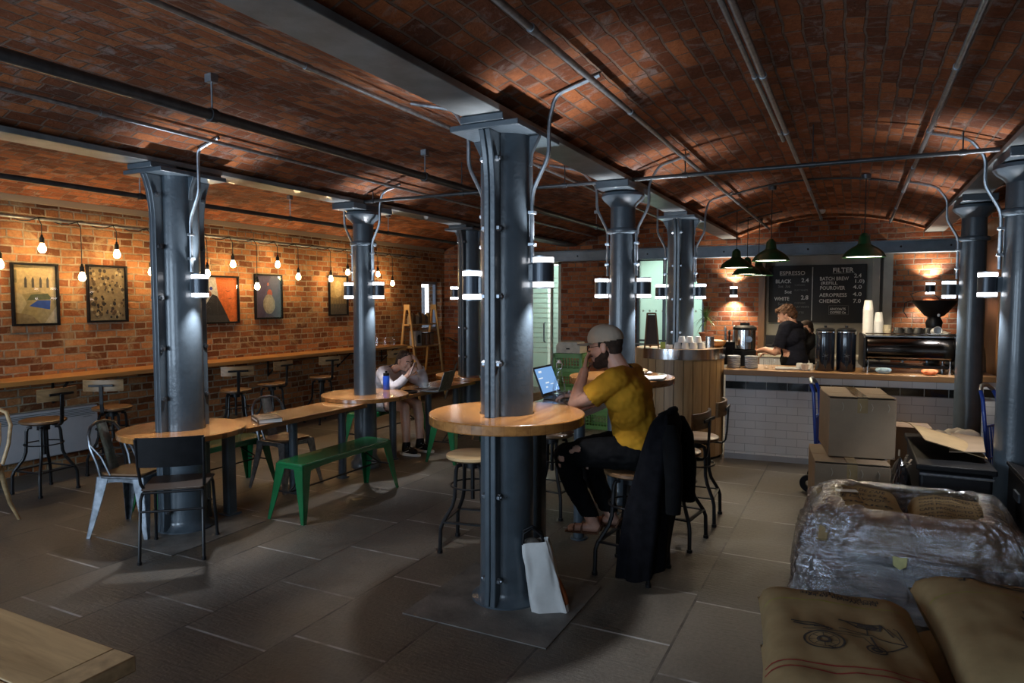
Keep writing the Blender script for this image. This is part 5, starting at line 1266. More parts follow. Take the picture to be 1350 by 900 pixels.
M['jute'] = jute('jute', (.37,.262,.13,1), (.28,.195,.095,1)); M['jute2'] = jute('grey_jute', (.20,.18,.14,1), (.13,.12,.10,1))
M['ink'] = plain('faded_print', (.045,.035,.03,1), .9, 0, .3, 60); M['red'] = plain('red_thread', (.30,.028,.02,1), .9); M['lime'] = plain('lime_thread', (.30,.31,.03,1), .9)
class Sack:
    def __init__(s, cx, cy, z0, w, d, h, rz, seed=1, ear=.05):
        s.w, s.d, s.h, s.seed, s.z0, s.loc, s.rz = w, d, h, seed, z0, (cx, cy, z0), rz
    def out(s, u, v):   # outline with slightly drawn-out corners
        k = 1+.035*(abs(u*v))**3-.03*(1-abs(u))*abs(v)**4-.04*(1-abs(v))*abs(u)**4
        return (u*s.w/2*k, v*s.d/2*k)
    def top(s, u, v):
        x, y = s.out(u, v); e = max(0, (1-abs(u)**5))**.42*max(0, (1-abs(v)**6))**.38
        n = noise.noise(Vector((u*1.6+s.seed*7, v*1.6, s.seed)))*.16+noise.noise(Vector((u*5+s.seed, v*4, 3)))*.05
        return Vector((x, y, s.h*(.42+e*(.54+n*.55))))
    def bot(s, u, v):
        x, y = s.out(u, v); e = max(0, (1-abs(u)**5))**.42*max(0, (1-abs(v)**6))**.38
        return Vector((x, y, s.h*.42*(1-e)))
    def build(s, label, m, group, cat='sack', N=34):
        t = thing('coffee_sack', label, cat, s.loc, s.rz, group); b = MB()
        b.grid(lambda u, v: s.top(2*u-1, 2*v-1), N, N); b.grid(lambda u, v: s.bot(2*u-1, 2*v-1), N, N)
        obj('sack_body', b, M[m], t); s.t = t; return t
    def on(s, x, y, lift=.003):
        u, v = max(-.995, min(.995, 2*x/s.w)), max(-.995, min(.995, 2*y/s.d)); p = s.top(u, v); return Vector((p.x, p.y, p.z+lift))
    def ribbon(s, b, pts, w):
        Q = []
        for (a, c) in zip(pts, pts[1:]):
            n = max(1, int(math.hypot(c[0]-a[0], c[1]-a[1])/.02)); Q += [(a[0]+(c[0]-a[0])*i/n, a[1]+(c[1]-a[1])*i/n) for i in range(n)]
        Q.append(pts[-1]); L = []
        for i, q in enumerate(Q):
            p0, p1 = Q[max(0, i-1)], Q[min(len(Q)-1, i+1)]; dx, dy = p1[0]-p0[0], p1[1]-p0[1]; l = math.hypot(dx, dy) or 1
            L.append((s.on(q[0]-dy/l*w/2, q[1]+dx/l*w/2), s.on(q[0]+dy/l*w/2, q[1]-dx/l*w/2)))
        for (a, c), (e, f) in zip(L, L[1:]): b.add([a, c, f, e], [(0,1,2,3)], True)
    def text(s, txt, x, y, size, rot=0, m='ink', name='stencil_lettering', wid=None):
        me = text_mesh(txt, size, 0, 'LEFT', .001)
        bm = bmesh.new(); bm.from_mesh(me); bmesh.ops.triangulate(bm, faces=bm.faces); bmesh.ops.subdivide_edges(bm, edges=[e for e in bm.edges if e.calc_length() > .02], cuts=2); bm.to_mesh(me); bm.free()
        k = 1
        if wid: xs = [v.co.x for v in me.vertices]; k = wid/(max(xs)-min(xs))
        for v in me.vertices:
            px, py = v.co.x*k, v.co.y; v.co = s.on(x+px*cos(rot)-py*sin(rot), y+px*sin(rot)+py*cos(rot), .0032)
        return obj(name, me, M[m], s.t, fix=False, auto=False)
# lower layer, carrying the two printed sacks
Sack(.00, 2.80, 0, .58, .96, .215, .11, 4).build('plain jute sack lying under the front sack with the tractor print', 'jute', 'plain jute sacks under the printed ones')
Sack(.63, 3.16, 0, .60, .96, .235, .10, 5).build('plain jute sack lying under the right-hand printed sack', 'jute', 'plain jute sacks under the printed ones')
s1 = Sack(.00, 2.80, .212, .60, 1.0, .225, .12, 2); s1.build('jute sack with a tractor print and red stripes, front of the pile', 'jute', 'printed jute sacks')
b = MB(); s1.ribbon(b, [(-.29,.27),(0,.27),(.29,.27)], .005); obj('lime_stripe', b, M['lime'], s1.t, fix=False)
for y in (-.26, -.305): b = MB(); s1.ribbon(b, [(-.29,y),(0,y),(.29,y)], .009); obj('red_stripe', b, M['red'], s1.t, fix=False)
s1.text('Produce of origin', .10, .395, .045, pi, wid=.20); s1.text('PRODUCTO DE CAFE', .16, .365, .045, pi, wid=.30); s1.text('Net Weight 69 kg', .15, .335, .045, pi, wid=.26)
b = MB(); TX = lambda x, y: (-.19+x*.40, -.17+y*.34)
def tr(pts, w=.004): s1.ribbon(b, [TX(*p) for p in pts], w)
for r, w in ((.17,.008),(.13,.003),(.05,.012)): tr([(.27+r*cos(2*pi*i/24), .25+r*1.15*sin(2*pi*i/24)) for i in range(25)], w)
for k in range(8): tr([(.27+.05*cos(k*pi/4),.25+.055*sin(k*pi/4)),(.27+.13*cos(k*pi/4),.25+.15*sin(k*pi/4))], .003)
for r, w in ((.08,.007),(.035,.01)): tr([(.70+r*cos(2*pi*i/18), .20+r*1.15*sin(2*pi*i/18)) for i in range(19)], w)
tr([(.10,.48),(.70,.52),(.74,.47),(.98,.42)], .006); tr([(.14,.42),(.62,.44),(.7,.22)], .004); tr([(.98,.42),(.78,.22),(.7,.2)], .006); tr([(.97,.42),(.93,.72),(.90,.74)], .005)
tr([(.02,.62),(.12,.58),(.34,.56),(.36,.52)], .012); tr([(.0,.68),(.1,.66),(.3,.6)], .010); tr([(.20,.55),(.33,.58),(.31,.52)], .012); tr([(.42,.60),(.58,.56),(.66,.55)], .006)
tr([(.44,.86),(.62,.84),(.80,.80)], .012); tr([(.5,.84),(.6,.72),(.78,.66),(.80,.80)], .010); tr([(.6,.80),(.72,.76),(.76,.7)], .026); tr([(.66,.52),(.68,.82)], .005); tr([(.80,.80),(.88,.55)], .005); tr([(.85,.72),(.94,.5)], .004); tr([(.68,.48),(.72,.2)], .008); tr([(.30,.12),(.34,.08),(.36,.1)], .01)
obj('tractor_print', b, M['ink'], s1.t, fix=False)
s2 = Sack(.625, 3.16, .232, .62, 1.0, .235, .10, 3); s2.build('jute sack with stencilled lettering lying right of the tractor sack', 'jute', 'printed jute sacks')
b = MB(); s2.ribbon(b, [(-.30,.20),(0,.20),(.30,.20)], .005); obj('lime_stripe', b, M['lime'], s2.t, fix=False)
s2.text('Produce', .03, .085, .05, 0, wid=.17); s2.text('PRODUCTO', -.01, .03, .05, 0, wid=.25); s2.text('Net Weight', -.03, -.03, .05, 0, wid=.25); s2.text('69 kg', .10, -.09, .05, 0, wid=.12)
b = MB()
for pts, w in (([(-.14,.33),(-.12,.42)], .008), ([(-.10,.42),(.02,.31)], .03), ([(-.06,.41),(.06,.31)], .018), ([(-.02,.36),(.06,.40)], .01), ([(.04,.36),(.24,.37)], .012), ([(.06,.33),(.16,.335)], .014), ([(-.02,.31),(.14,.305)], .012), ([(-.16,.34),(-.13,.35)], .012)): s2.ribbon(b, pts, w)
obj('emblem_print', b, M['ink'], s2.t, fix=False)
Sack(.645, 2.16, 0, .55, .85, .43, .05, 9).build('greyish sack cut off by the bottom edge, in front of the printed sacks', 'jute2', 'greyish sack at the bottom edge')
# shrink-wrapped sacks
for x, y, z, rz, lab, sd in ((.04,4.50,0,.0,'plain sack at the bottom left inside the stretch wrap',11),(.58,4.52,0,.0,'plain sack at the bottom right inside the stretch wrap',12)):
    Sack(x, y, z, .50, .86, .27, rz, sd).build(lab, 'jute2', 'lower sacks inside the stretch wrap')
w1_ = Sack(.05, 4.53, .262, .50, .84, .25, .10, 13); w1_.build('brown sack with a white label, top left inside the stretch wrap', 'jute', 'upper sacks inside the stretch wrap')
w2_ = Sack(.56, 4.56, .262, .50, .84, .23, -.06, 14); w2_.build('brown sack covered in printing, top right inside the stretch wrap', 'jute', 'upper sacks inside the stretch wrap')
for i, s in enumerate(('PRODUCTO DE CAFE', 'Net Weight 69 kg', 'CAFE LAVADO', 'Produce')): w1_.text(s, -.20, .22-.10*i, .075, -.25, wid=.36)
for i in range(7): w2_.text('CAFE PRODUCTO LAVADO', -.20, .28-.08*i, .055, .02, wid=.40)
b = MB(); b.box(w1_.on(-.06,.10,.008), (.12,.05,.002), .2); obj('white_label', b, M['paper'], w1_.t)
def film_mat():
    t = NT('stretch_film'); t.t.nodes.remove(t.b); v = t.coord(); wv = t.coord(scale=(4,4,22)); n1 = t.noise(wv, 1.4, 5, .7, 1.5); n2 = t.noise(v, 34, 4, .7, .8); n3 = t.noise(v, 4.5, 4, .6, .6)
    a = t.n('ShaderNodeMath', operation='ADD'); t.l(n1, a.inputs[0]); n2s = t.n('ShaderNodeMath', operation='MULTIPLY'); t.l(n2, n2s.inputs[0]); n2s.inputs[1].default_value = .35; t.l(n2s.outputs[0], a.inputs[1])
    bp = t.n('ShaderNodeBump'); bp.inputs['Strength'].default_value = 1.0; bp.inputs['Distance'].default_value = .014; t.l(a.outputs[0], bp.inputs['Height'])
    gl = t.n('ShaderNodeBsdfGlossy'); gl.inputs['Roughness'].default_value = .13; gl.inputs[0].default_value = (.95,.96,1,1); t.l(bp.outputs[0], gl.inputs['Normal'])
    df = t.n('ShaderNodeBsdfDiffuse'); df.inputs[0].default_value = (.20,.19,.19,1); t.l(bp.outputs[0], df.inputs['Normal'])
    tr = t.n('ShaderNodeBsdfTransparent'); tr.inputs[0].default_value = (.86,.85,.86,1)
    m1 = t.n('ShaderNodeMixShader'); m1.inputs[0].default_value = .72; t.l(df.outputs[0], m1.inputs[1]); t.l(gl.outputs[0], m1.inputs[2])
    m2 = t.n('ShaderNodeMixShader'); t.l(t.ramp(n3, [(.3, (.35,.35,.35,1)), (.7, (.75,.75,.75,1))]), m2.inputs[0]); t.l(tr.outputs[0], m2.inputs[1]); t.l(m1.outputs[0], m2.inputs[2]); t.l(m2.outputs[0], t.o.inputs[0])
    return t.m
M['film'] = film_mat()
t = thing('stretch_wrap', 'crinkled clear stretch wrap round the block of sacks behind the printed ones', 'plastic wrap', (.30, 4.52, 0))
b = MB()
def film(u, v):
    a = 2*pi*u; c, s_ = cos(a), sin(a); e = .34
    sx = math.copysign(abs(c)**e, c); sy = math.copysign(abs(s_)**e, s_)
    nz = noise.noise(Vector((c*2.2, s_*2.2, v*2.5)))*.030+noise.noise(Vector((c*6, s_*6, v*7)))*.016+.010*sin(a*9+v*20)*(1-abs(2*v-1))+.016*(.5-abs(noise.noise(Vector((c*9, s_*9, v*13)))))+.008*(.5-abs(noise.noise(Vector((c*20, s_*20, v*34)))))
    if v < .7: k = v/.7; z = .012+.44*k; R = 1.10-.17*k+.03*sin(pi*k)
    else: k = (v-.7)/.3; z = .452+.075*sin(k*pi*.62)+.025*noise.noise(Vector((c*4, s_*4, 9))); R = .93-.33*k**1.2
    return (sx*(.555*R+nz), sy*(.475*R+nz), z+nz*.3*min(1, v*6))
b.grid(film, 320, 96, True); obj('film', b, M['film'], t)
b = MB(); b.prism([(-.03,0),(0,-.02),(.03,0),(.034,.05),(.0,.045),(-.034,.05)], -.001, .001, Matrix.Translation((-.06,-.512,.30)) @ Matrix(((1,0,0,0),(0,.0,1,0),(0,1,0,0),(0,0,0,1)))); obj('sticker', b, plain('yellow_sticker', (.50,.46,.20,1), .6), t)
# cardboard boxes
def carton(loc, rz, w, d, h, label, group=None):
    t = thing('cardboard_box', label, 'box', loc, rz, group); b = MB(); b.box((0,0,h/2), (w,d,h)); obj('box', b, M['card'], t, bevel=.004)
    b = MB()
    for s in (-1, 1): b.add([(-w/2,s*.004,h+.001),(w/2,s*.004,h+.001),(w/2,s*d/2,h+.012),(-w/2,s*d/2,h+.012),(-w/2,s*.004,h+.004),(w/2,s*.004,h+.004),(w/2,s*d/2,h+.015),(-w/2,s*d/2,h+.015)], [(0,3,2,1),(4,5,6,7),(0,1,5,4),(1,2,6,5),(2,3,7,6),(3,0,4,7)])
    obj('flap', b, M['card'], t)
    b = MB(); b.box((0,0,h+.016), (.07,d,.0012)); b.box((0,-d/2-.0012,h-.05), (.07,.0012,.11)); obj('tape', b, plain('brown_tape', (.36,.25,.12,1), .2, 0, .1, 10, 0, .6), t)
    b = MB()
    for x in (-.14, -.02, .06, .17): b.tube([(x,-d/2-.002,h-.03),(x+.012,-d/2-.002,h-.06),(x+.004,-d/2-.002,h-.09)], .0022, 5)
    obj('torn_tape', b, plain('shiny_tape', (.55,.47,.36,1), .15, 0, .1, 10, 0, .8), t)
    return t
carton((-.03, 5.85, 0), .12, .50, .66, .478, 'brown cardboard box on the floor behind the stretch wrap', 'cardboard boxes behind the stretch wrap')
carton((.02, 6.05, .496), .15, .455, .64, .445, 'brown taped cardboard box stacked on top of the other one', 'cardboard boxes behind the stretch wrap')
t = thing('cardboard_box', 'small flat brown box low behind the stacked cartons', 'box', (.46, 7.15, 0), .05); b = MB(); b.box((0,0,.27), (.30,.26,.54)); obj('box', b, M['card'], t, bevel=.003); b = MB(); b.box((0,0,.545), (.34,.30,.012)); obj('lid', b, plain('brown_lid', (.24,.16,.10,1), .6), t)
# black bins
t = thing('black_bin', 'big black plastic bin with a metal rail, under the flattened cardboard', 'bin', (.60, 5.70, 0)); b = MB(); b.prism([(-.20,-.58),(.20,-.58),(.20,.58),(-.20,.58)], 0, .58); obj('body', b, M['black_matt'], t, bevel=.02, seg=3)
b = MB(); b.box((0,0,.60), (.44,1.2,.04)); obj('lid', b, M['black_matt'], t, bevel=.01, seg=2); b = MB(); b.tube([(-.2,-.605,.56),(.2,-.605,.56)], .010, 8); obj('rail', b, M['steel'], t)
t = thing('storage_chest', 'black chest with sloping lid against the right edge, beside the wrapped sacks', 'chest', (1.085, 5.0, 0)); b = MB(); b.prism([(-.18,0),(.18,0),(.18,.50),(-.18,.62)], -.31, .31, Matrix(((1,0,0,0),(0,0,1,0),(0,1,0,0),(0,0,0,1)))); obj('body', b, M['black_matt'], t, bevel=.01)
b = MB(); b.prism([(-.19,.627),(.19,.502),(.19,.524),(-.19,.65)], -.32, .32, Matrix(((1,0,0,0),(0,0,1,0),(0,1,0,0),(0,0,0,1)))); obj('lid', b, M['black_matt'], t, bevel=.004)
b = MB(); b.box((-.186,0,.5), (.012,.14,.05)); obj('latch', b, M['gun'], t)
def sheet(loc, rz, label, f, w, d, c):
    t = thing('flattened_cardboard', label, 'cardboard', loc, rz, 'flattened cardboard on the black bin'); b = MB()
    b.grid(lambda u, v: ((u-.5)*w, (v-.5)*d, f(u, v)+.005), 14, 14); b.grid(lambda u, v: ((u-.5)*w, (v-.5)*d, f(u, v)), 14, 14); n = 14
    for i in range(n-1):
        for e in ((i, i+1), (n*(n-1)+i, n*(n-1)+i+1), (i*n, (i+1)*n), (i*n+n-1, (i+1)*n+n-1)): b.f.append([e[0], e[1], e[1]+n*n, e[0]+n*n]); b.sm.append(False); b.mi.append(0)
    obj('sheet', b, plain('brown_board', c, .6, 0, .1, 5), t)
sheet((.575, 5.78, .622), .10, 'buff sheet of cardboard curling up at the left on the black bin', lambda u, v: .10-.10*u+.03*sin(pi*v)+.02*(1-v), .36, .92, (.40,.27,.13,1))
sheet((.73, 5.72, .64), -.12, 'second buff sheet of cardboard sticking out right over the bin', lambda u, v: .03+.02*u-.035*v*u, .20, .80, (.30,.21,.13,1))
t = thing('cloth_bundle', 'crumpled white cloth bundle behind the flattened cardboard', 'cloth', (.74, 6.36, .53)); b = MB()
for x, y, z, r in ((-.12,0,.03,.07),(.0,.03,.05,.08),(.06,-.02,.05,.085),(-.04,-.03,.03,.06)):
    k = len(b.v); b.ell((x,y,z+.03), r*1.15, r, r*.75, 18, 12)
    for i in range(k, len(b.v)): p = Vector(b.v[i]); d = noise.noise(p*22)*.014; b.v[i] = tuple(p+Vector((d,d,d)))
obj('cloth', b, plain('white_cotton', (.62,.56,.48,1), .9), t)
t = thing('low_shelf_box', 'dark crate carrying the white cloth bundle behind the bin', 'crate', (.72, 6.42, 0)); b = MB(); b.box((0,0,.26), (.36,.34,.52)); obj('box', b, M['black_matt'], t, bevel=.006)
t = thing('bin_bag', 'shiny black bin bag with scraps poking out, between the cartons and the bin', 'bag', (.30, 5.28, 0)); b = MB()
def bag(u, v): a = 2*pi*u; k = sin(pi*min(1, v*1.02))**.5; n = noise.noise(Vector((cos(a)*2, sin(a)*2, v*5)))*.03+noise.noise(Vector((cos(a)*6, sin(a)*6, v*12)))*.018; return ((.075+n*.8)*cos(a)*k, (.19+n)*sin(a)*k, .62*v)
b.grid(bag, 36, 26, True); obj('bag', b, plain('black_film', (.008,.008,.009,1), .16, 0, .2, 10, .5, .6, None, 25), t)
r6 = random.Random(6)
for k in range(9):
    b = MB(); v = Vector((r6.uniform(-.05,.06), r6.uniform(-.20,.0), r6.uniform(.50,.64))); b.bar(v, v+Vector((r6.uniform(-.05,.05), r6.uniform(-.05,.05), r6.uniform(.0,.06))), .012, .004); obj('scrap', b, M['card'], t)
# blue sack trucks
def truck(loc, rz, lean, label):
    t = thing('sack_truck', label, 'sack truck', loc, rz, 'blue sack trucks'); R = Matrix.Translation((0,0,.08)) @ Matrix.Rotation(lean, 4, 'X')
    for s in (-1, 1): b = MB(); b.tube([R @ Vector(p) for p in ((s*.13,0,0),(s*.13,0,.5),(s*.13,0,.80),(s*.11,.02,.87))], .015, 10); obj('upright', b, M['blue_plastic'], t)
    b = MB(); b.tube([R @ Vector(p) for p in ((-.11,.02,.87),(-.05,.035,.91),(.05,.035,.91),(.11,.02,.87))], .016, 10); obj('handle', b, M['steel'], t)
    b = MB()
    for x in (-.07,-.02,.03,.08): b.tube([R @ Vector((x,.004,.02)), R @ Vector((x,.004,.58))], .008, 8)
    for z in (.05,.32,.58): b.tube([R @ Vector((-.13,0,z)), R @ Vector((.13,0,z))], .010, 8)
    obj('slat', b, M['blue_plastic'], t); b = MB(); b.box((0,-.10,.012), (.30,.20,.008)); obj('toe_plate', b, M['steel'], t)
    for s in (-1, 1): b = MB(); b.lathe([(.03,-.018),(.075,-.018),(.08,0),(.075,.018),(.03,.018),(.03,-.018)], (0,0,0), 24, Matrix.Translation((s*.17,.06,.08)) @ Matrix.Rotation(pi/2, 4, 'Y')); obj('wheel', b, M['black_matt'], t)
truck((-.245, 6.62, 0), 1.45, -.06, 'blue sack truck standing edge-on behind the stacked cartons'); truck((1.08, 6.72, 0), 1.05, -.10, 'blue sack truck leaning by the timber partition on the right')
# tote bag against the nearest column
t = thing('tote_bag', 'white canvas tote bag leaning against the foot of the nearest column', 'bag', (-1.44, 3.33, 0), .45); b = MB()
def tote(u, v):
    a = 2*pi*u; c, s_ = cos(a), sin(a); e = .45; w = .105-.035*v; th = .055-.02*v; n = noise.noise(Vector((c*2, s_*2, v*3)))*.012
    return (math.copysign(abs(c)**e, c)*(w+n)-.085*v, math.copysign(abs(s_)**e, s_)*(th+n)+.012*sin(v*6), .385*v+.012*c*v)
b.grid(tote, 48, 22, True); k = len(b.v); b.add([tote(i/48, 0) for i in range(48)], [tuple(range(48))[::-1]]); obj('bag', b, plain('white_canvas', (.60,.60,.58,1), .9, 0, .05, 12, .15), t, fix=True)
b = MB(); b.grid(lambda u, v: tuple(Vector(tote(.86+.16*u, .10+.45*v*(1-.35*abs(2*u-1))))*1.0+Vector((.0035,-.002,0))), 10, 8); obj('orange_print', b, plain('rust_print', (.42,.13,.04,1), .9), t, fix=False)
b = MB()
for y in (-.03, .03): b.tube([(-.15,y,.37),(-.145,y,.43),(-.10,y*.6,.455),(-.05,y,.42),(-.035,y,.37)], .008, 8)
obj('handle', b, M['black_matt'], t)
b = MB(); b.ell((-.10,0,.365), .05,.03,.035, 16, 10); obj('contents', b, plain('dark_jumper', (.10,.085,.07,1), .9, 0, .3, 20), t)
# ================================================================== PEOPLE
DG = None
def blob(name, prims, m, parent, vox=.006, smooth=4, cut=None, disp=None, solid=0):
    b = MB()
    for p in prims:
        if p[0] == 'c': b.cap(p[1], p[2], p[3], p[4], 16, 5)
        elif p[0] == 'e': b.ell(p[1], *p[2], 20, 12, p[3] if len(p) > 3 else None)
    me = b.mesh(name); o = bpy.data.objects.new(name, me); COL.objects.link(o)
    md = o.modifiers.new('r', 'REMESH'); md.mode = 'VOXEL'; md.voxel_size = vox
    sm = o.modifiers.new('s', 'SMOOTH'); sm.factor = .5; sm.iterations = smooth
    dg = bpy.context.evaluated_depsgraph_get(); ev = o.evaluated_get(dg); me2 = bpy.data.meshes.new_from_object(ev); bpy.data.objects.remove(o)
    bm = bmesh.new(); bm.from_mesh(me2)
    if disp:
        bm.normal_update()
        for v in bm.verts: v.co += v.normal*disp(v.co)
    if cut: bmesh.ops.delete(bm, geom=[v for v in bm.verts if cut(v.co)], context='VERTS')
    off = Vector(parent.location)
    for v in bm.verts: v.co -= off
    bm.to_mesh(me2); bm.free(); me2.materials.clear(); me2.materials.append(m)
    me2.polygons.foreach_set('use_smooth', [True]*len(me2.polygons)); me2.update(); me2.name = name
    o = bpy.data.objects.new(name, me2); COL.objects.link(o); o.parent = parent
    if solid: md = o.modifiers.new('solid', 'SOLIDIFY'); md.thickness = solid; md.offset = 1
    return o
class Head:
    def __init__(s, c, f, up=(0,0,1), k=1.0):
        s.c = Vector(c); s.f = Vector(f).normalized(); s.l = Vector(up).cross(s.f).normalized(); s.u = s.f.cross(s.l); s.k = k
        s.M = Matrix((s.f, s.l, s.u)).transposed().to_4x4(); s.M.translation = s.c; s.M = s.M @ Matrix.Diagonal((k,k,k,1))
    def p(s, x, y, z): return s.M @ Vector((x, y, z))
    def inv(s, v): return s.M.inverted() @ v
    def E(s, x, y, z, rx, ry, rz): return ('e', (0,0,0), (rx, ry, rz), s.M @ Matrix.Translation((x,y,z)))
    def C(s, a, b, ra, rb): return ('c', s.p(*a), s.p(*b), ra*s.k, rb*s.k)
    def prims(s, fem=False):
        j = .85 if fem else 1.0
        P = [s.E(-.012,0,.037,.099,.077,.086), s.E(.022,0,.0,.074,.066*(.96 if fem else 1),.098), s.C((.0,0,-.068),(.060,0,-.090*j),.052*j,.031*j),
             s.C((.045,.026,-.075),(.0,.052,-.045),.024*j,.024), s.C((.045,-.026,-.075),(.0,-.052,-.045),.024*j,.024), s.E(.055,.034,-.022,.030,.026,.028), s.E(.055,-.034,-.022,.030,.026,.028),
             s.C((.088,0,.018),(.110,0,-.030),.010,.0145), s.E(.098,.012,-.034,.011,.009,.008), s.E(.098,-.012,-.034,.011,.009,.008), s.C((.082,.036,.030),(.090,.008,.028),.010,.010), s.C((.082,-.036,.030),(.090,-.008,.028),.010,.010),
             s.E(.087,0,-.056,.013,.023,.008), s.E(.085,0,-.068,.012,.020,.008), s.E(.080,0,-.094*j,.018,.022,.016)]
        for y in (-1, 1): P += [s.E(-.004, y*.080, -.004, .021,.009,.033), s.E(-.010, y*.078,.012,.016,.010,.016)]
        return P
    def face(s, parent, brow=(.05,.03,.02,1)):
        off = Matrix.Translation(-Vector(parent.location)) @ s.M
        b = MB()
        for y in (-1, 1): b.ell((.084, y*.031, .010), .0085,.0125,.0085, 12, 8, off)
        e = obj('eye', b, M['white'], parent)
        b = MB()
        for y in (-1, 1): b.ell((.0905, y*.031, .009), .003,.0052,.0052, 10, 6, off)
        obj('iris', b, M['black_matt'], e)
        b = MB()
        for y in (-1, 1): b.tube([off @ Vector(q) for q in ((.094, y*.012, .033),(.094, y*.030, .040),(.080, y*.050, .033))], .0042, 6)
        obj('eyebrow', b, plain('brow_hair', brow, .9), parent)
def hand(wrist, d, n, thumb, curl=(.3,.3,.3,.3), s=1.0, tcurl=.2, spread=.0):
    """capsules for a hand: d points from the wrist to the fingers, n is where the palm faces, thumb +1/-1 chooses the thumb side"""
    w = Vector(wrist); d = Vector(d).normalized(); n = Vector(n); n = (n-d*n.dot(d)).normalized(); t = d.cross(n)*thumb
    P = []
    offs = (.030,.010,-.011,-.029); lens = ((.042,.026,.021),(.047,.030,.022),(.043,.028,.021),(.033,.021,.018)); ml = (.086,.088,.083,.075)
    for o, L, m_, cu in zip(offs, lens, ml, curl):
        k = w+d*m_*s+t*o*s; P.append(('c', w+t*o*.55*s+d*.012*s, k, .0135*s, .0105*s))
        ang = cu*.55; p = k
        for i, l in enumerate(L):
            dd = (d*cos(ang)+n*sin(ang)+t*(o*spread*8)).normalized(); q = p+dd*l*s; P.append(('c', p, q, (.0095-.0008*i)*s, (.0088-.0009*i)*s)); p = q; ang += cu*.9
    P.append(('c', w+d*.03*s-t*.012*s, w+d*.06*s+t*.016*s, .016*s, .014*s))
    b0 = w+d*.018*s+t*.018*s+n*.006*s; b1 = b0+(d*.62+t*.72+n*.25*tcurl).normalized()*.045*s; b2 = b1+(d*.85+t*.35+n*.5*tcurl).normalized()*.032*s; b3 = b2+(d*.92+t*.10+n*.7*tcurl).normalized()*.026*s
    P += [('c', b0, b1, .0145*s, .0115*s), ('c', b1, b2, .011*s, .0095*s), ('c', b2, b3, .0095*s, .0075*s)]
    return P
V = Vector
def seg(*a):  # chain of capsules (point, radius) ...
    return [('c', V(p), V(q), r, s) for (p, r), (q, s) in zip(a, a[1:])]
# ---------------- the man at the high table
t = thing('person', 'man in a mustard T-shirt and beige cap, hand on chin, seated at the high table', 'person', (-1.20, 4.05, .24))
HD = Head((-1.385, 4.05, 1.392), (-.975, -.10, -.17))
hip = (-1.18, 4.06, .765)
armL = [((-1.275,3.885,1.205),.055),((-1.41,3.862,1.10),.046),((-1.525,3.885,1.043),.041),((-1.505,3.91,1.13),.041),((-1.485,3.95,1.245),.028)]
armR = [((-1.275,4.235,1.205),.055),((-1.39,4.33,1.10),.046),((-1.48,4.36,1.045),.041),((-1.575,4.32,1.042),.038),((-1.655,4.285,1.038),.028)]
legL = [((-1.18,3.965,.765),.095),((-1.40,3.94,.745),.080),((-1.60,3.925,.715),.060),((-1.555,3.945,.55),.058),((-1.44,3.985,.31),.038)]
legR = [((-1.18,4.155,.765),.095),((-1.39,4.19,.745),.080),((-1.585,4.205,.705),.060),((-1.50,4.185,.53),.058),((-1.365,4.125,.32),.038)]
torso = [('c', V((-1.18,4.00,.775)), V((-1.18,4.12,.775)), .115, .115), ('c', V((-1.185,4.06,.82)), V((-1.215,4.06,1.0)), .118, .125), ('c', V((-1.235,3.985,1.10)), V((-1.235,4.135,1.10)), .115, .115), ('c', V((-1.26,3.91,1.205)), V((-1.26,4.21,1.205)), .062, .062), ('c', V((-1.215,4.0,1.0)), V((-1.235,4.0,1.12)), .105, .105), ('c', V((-1.215,4.12,1.0)), V((-1.235,4.12,1.12)), .105, .105)]
neck = [('c', V((-1.275,4.06,1.225)), HD.p(-.03,0,-.05), .062, .056)]
feet = []
for s_, (an, toe) in enumerate((((-1.44,3.985,.30),(-1.585,3.955,.252)),((-1.365,4.125,.31),(-1.50,4.11,.268)))):
    feet += [('c', V(an), V((an[0]+.028,an[1],an[2]-.03)), .036, .030), ('c', V((an[0]+.02,an[1],an[2]-.035)), V(toe)+V((.02,0,0)), .031, .023)]
    for j, q in enumerate((-.026,-.012,.001,.013,.024)): feet.append(('c', V(toe)+V((.03,q*(1 if s_ else 1),-.004)), V(toe)+V((-.012+.006*abs(j-(0 if s_ else 4)),q*1.15,-.010)), .010, .008))
body = HD.prims()+neck+torso+seg(*armL)+seg(*armR)+seg(*legL)+seg(*legR)+feet
body += hand((-1.485,3.952,1.25), (.06,.42,.80), (.55,.75,-.1), 1, (1.2,1.15,1.1,1.0), .98, .6) if False else []
body += hand((-1.484,3.953,1.252), (-.10,.55,.62), (.80,.25,-.1), 1, (.55,.55,.6,.6), .98, .6)
body += hand((-1.655,4.285,1.038), (-.97,-.05,-.0), (0,0,-1), -1, (.5,.45,.5,.55), .98, .3)
blob('body', body, M['skin'], t, .0055, 3)
M['mustard'] = plain('mustard_cotton', (.42,.205,.014,1), .9, 0, .07, 9, .25, 0, .2, 25)
HB = V((-1.18,4.06,.80))
def fold(amp=.004, sc=16): return lambda c: amp*noise.noise(V((c.x*sc, c.y*sc*.6, c.z*sc*1.4)))+amp*.6*noise.noise(V((c.x*40, c.y*20, c.z*45)))
def cut_sleeves(ends):
    def f(c):
        for (a, e, k) in ends:
            a, e = V(a), V(e); d = e-a; L = d.length; d = d/L; q = (c-a).dot(d)
            if q > k*L and (c-(a+d*min(q, L*1.3))).length < .14: return True
        return False
    return f
cs = cut_sleeves(((armL[0][0], armL[1][0], 1.02), (armR[0][0], armR[1][0], 1.02)))
shirt = [('c', V((-1.18,4.00,.79)), V((-1.18,4.12,.79)), .135, .135), ('c', V((-1.185,4.06,.85)), V((-1.215,4.06,1.0)), .137, .140)]+[(p[0], p[1], p[2], p[3]+.016, p[4]+.016) for p in torso[2:]]
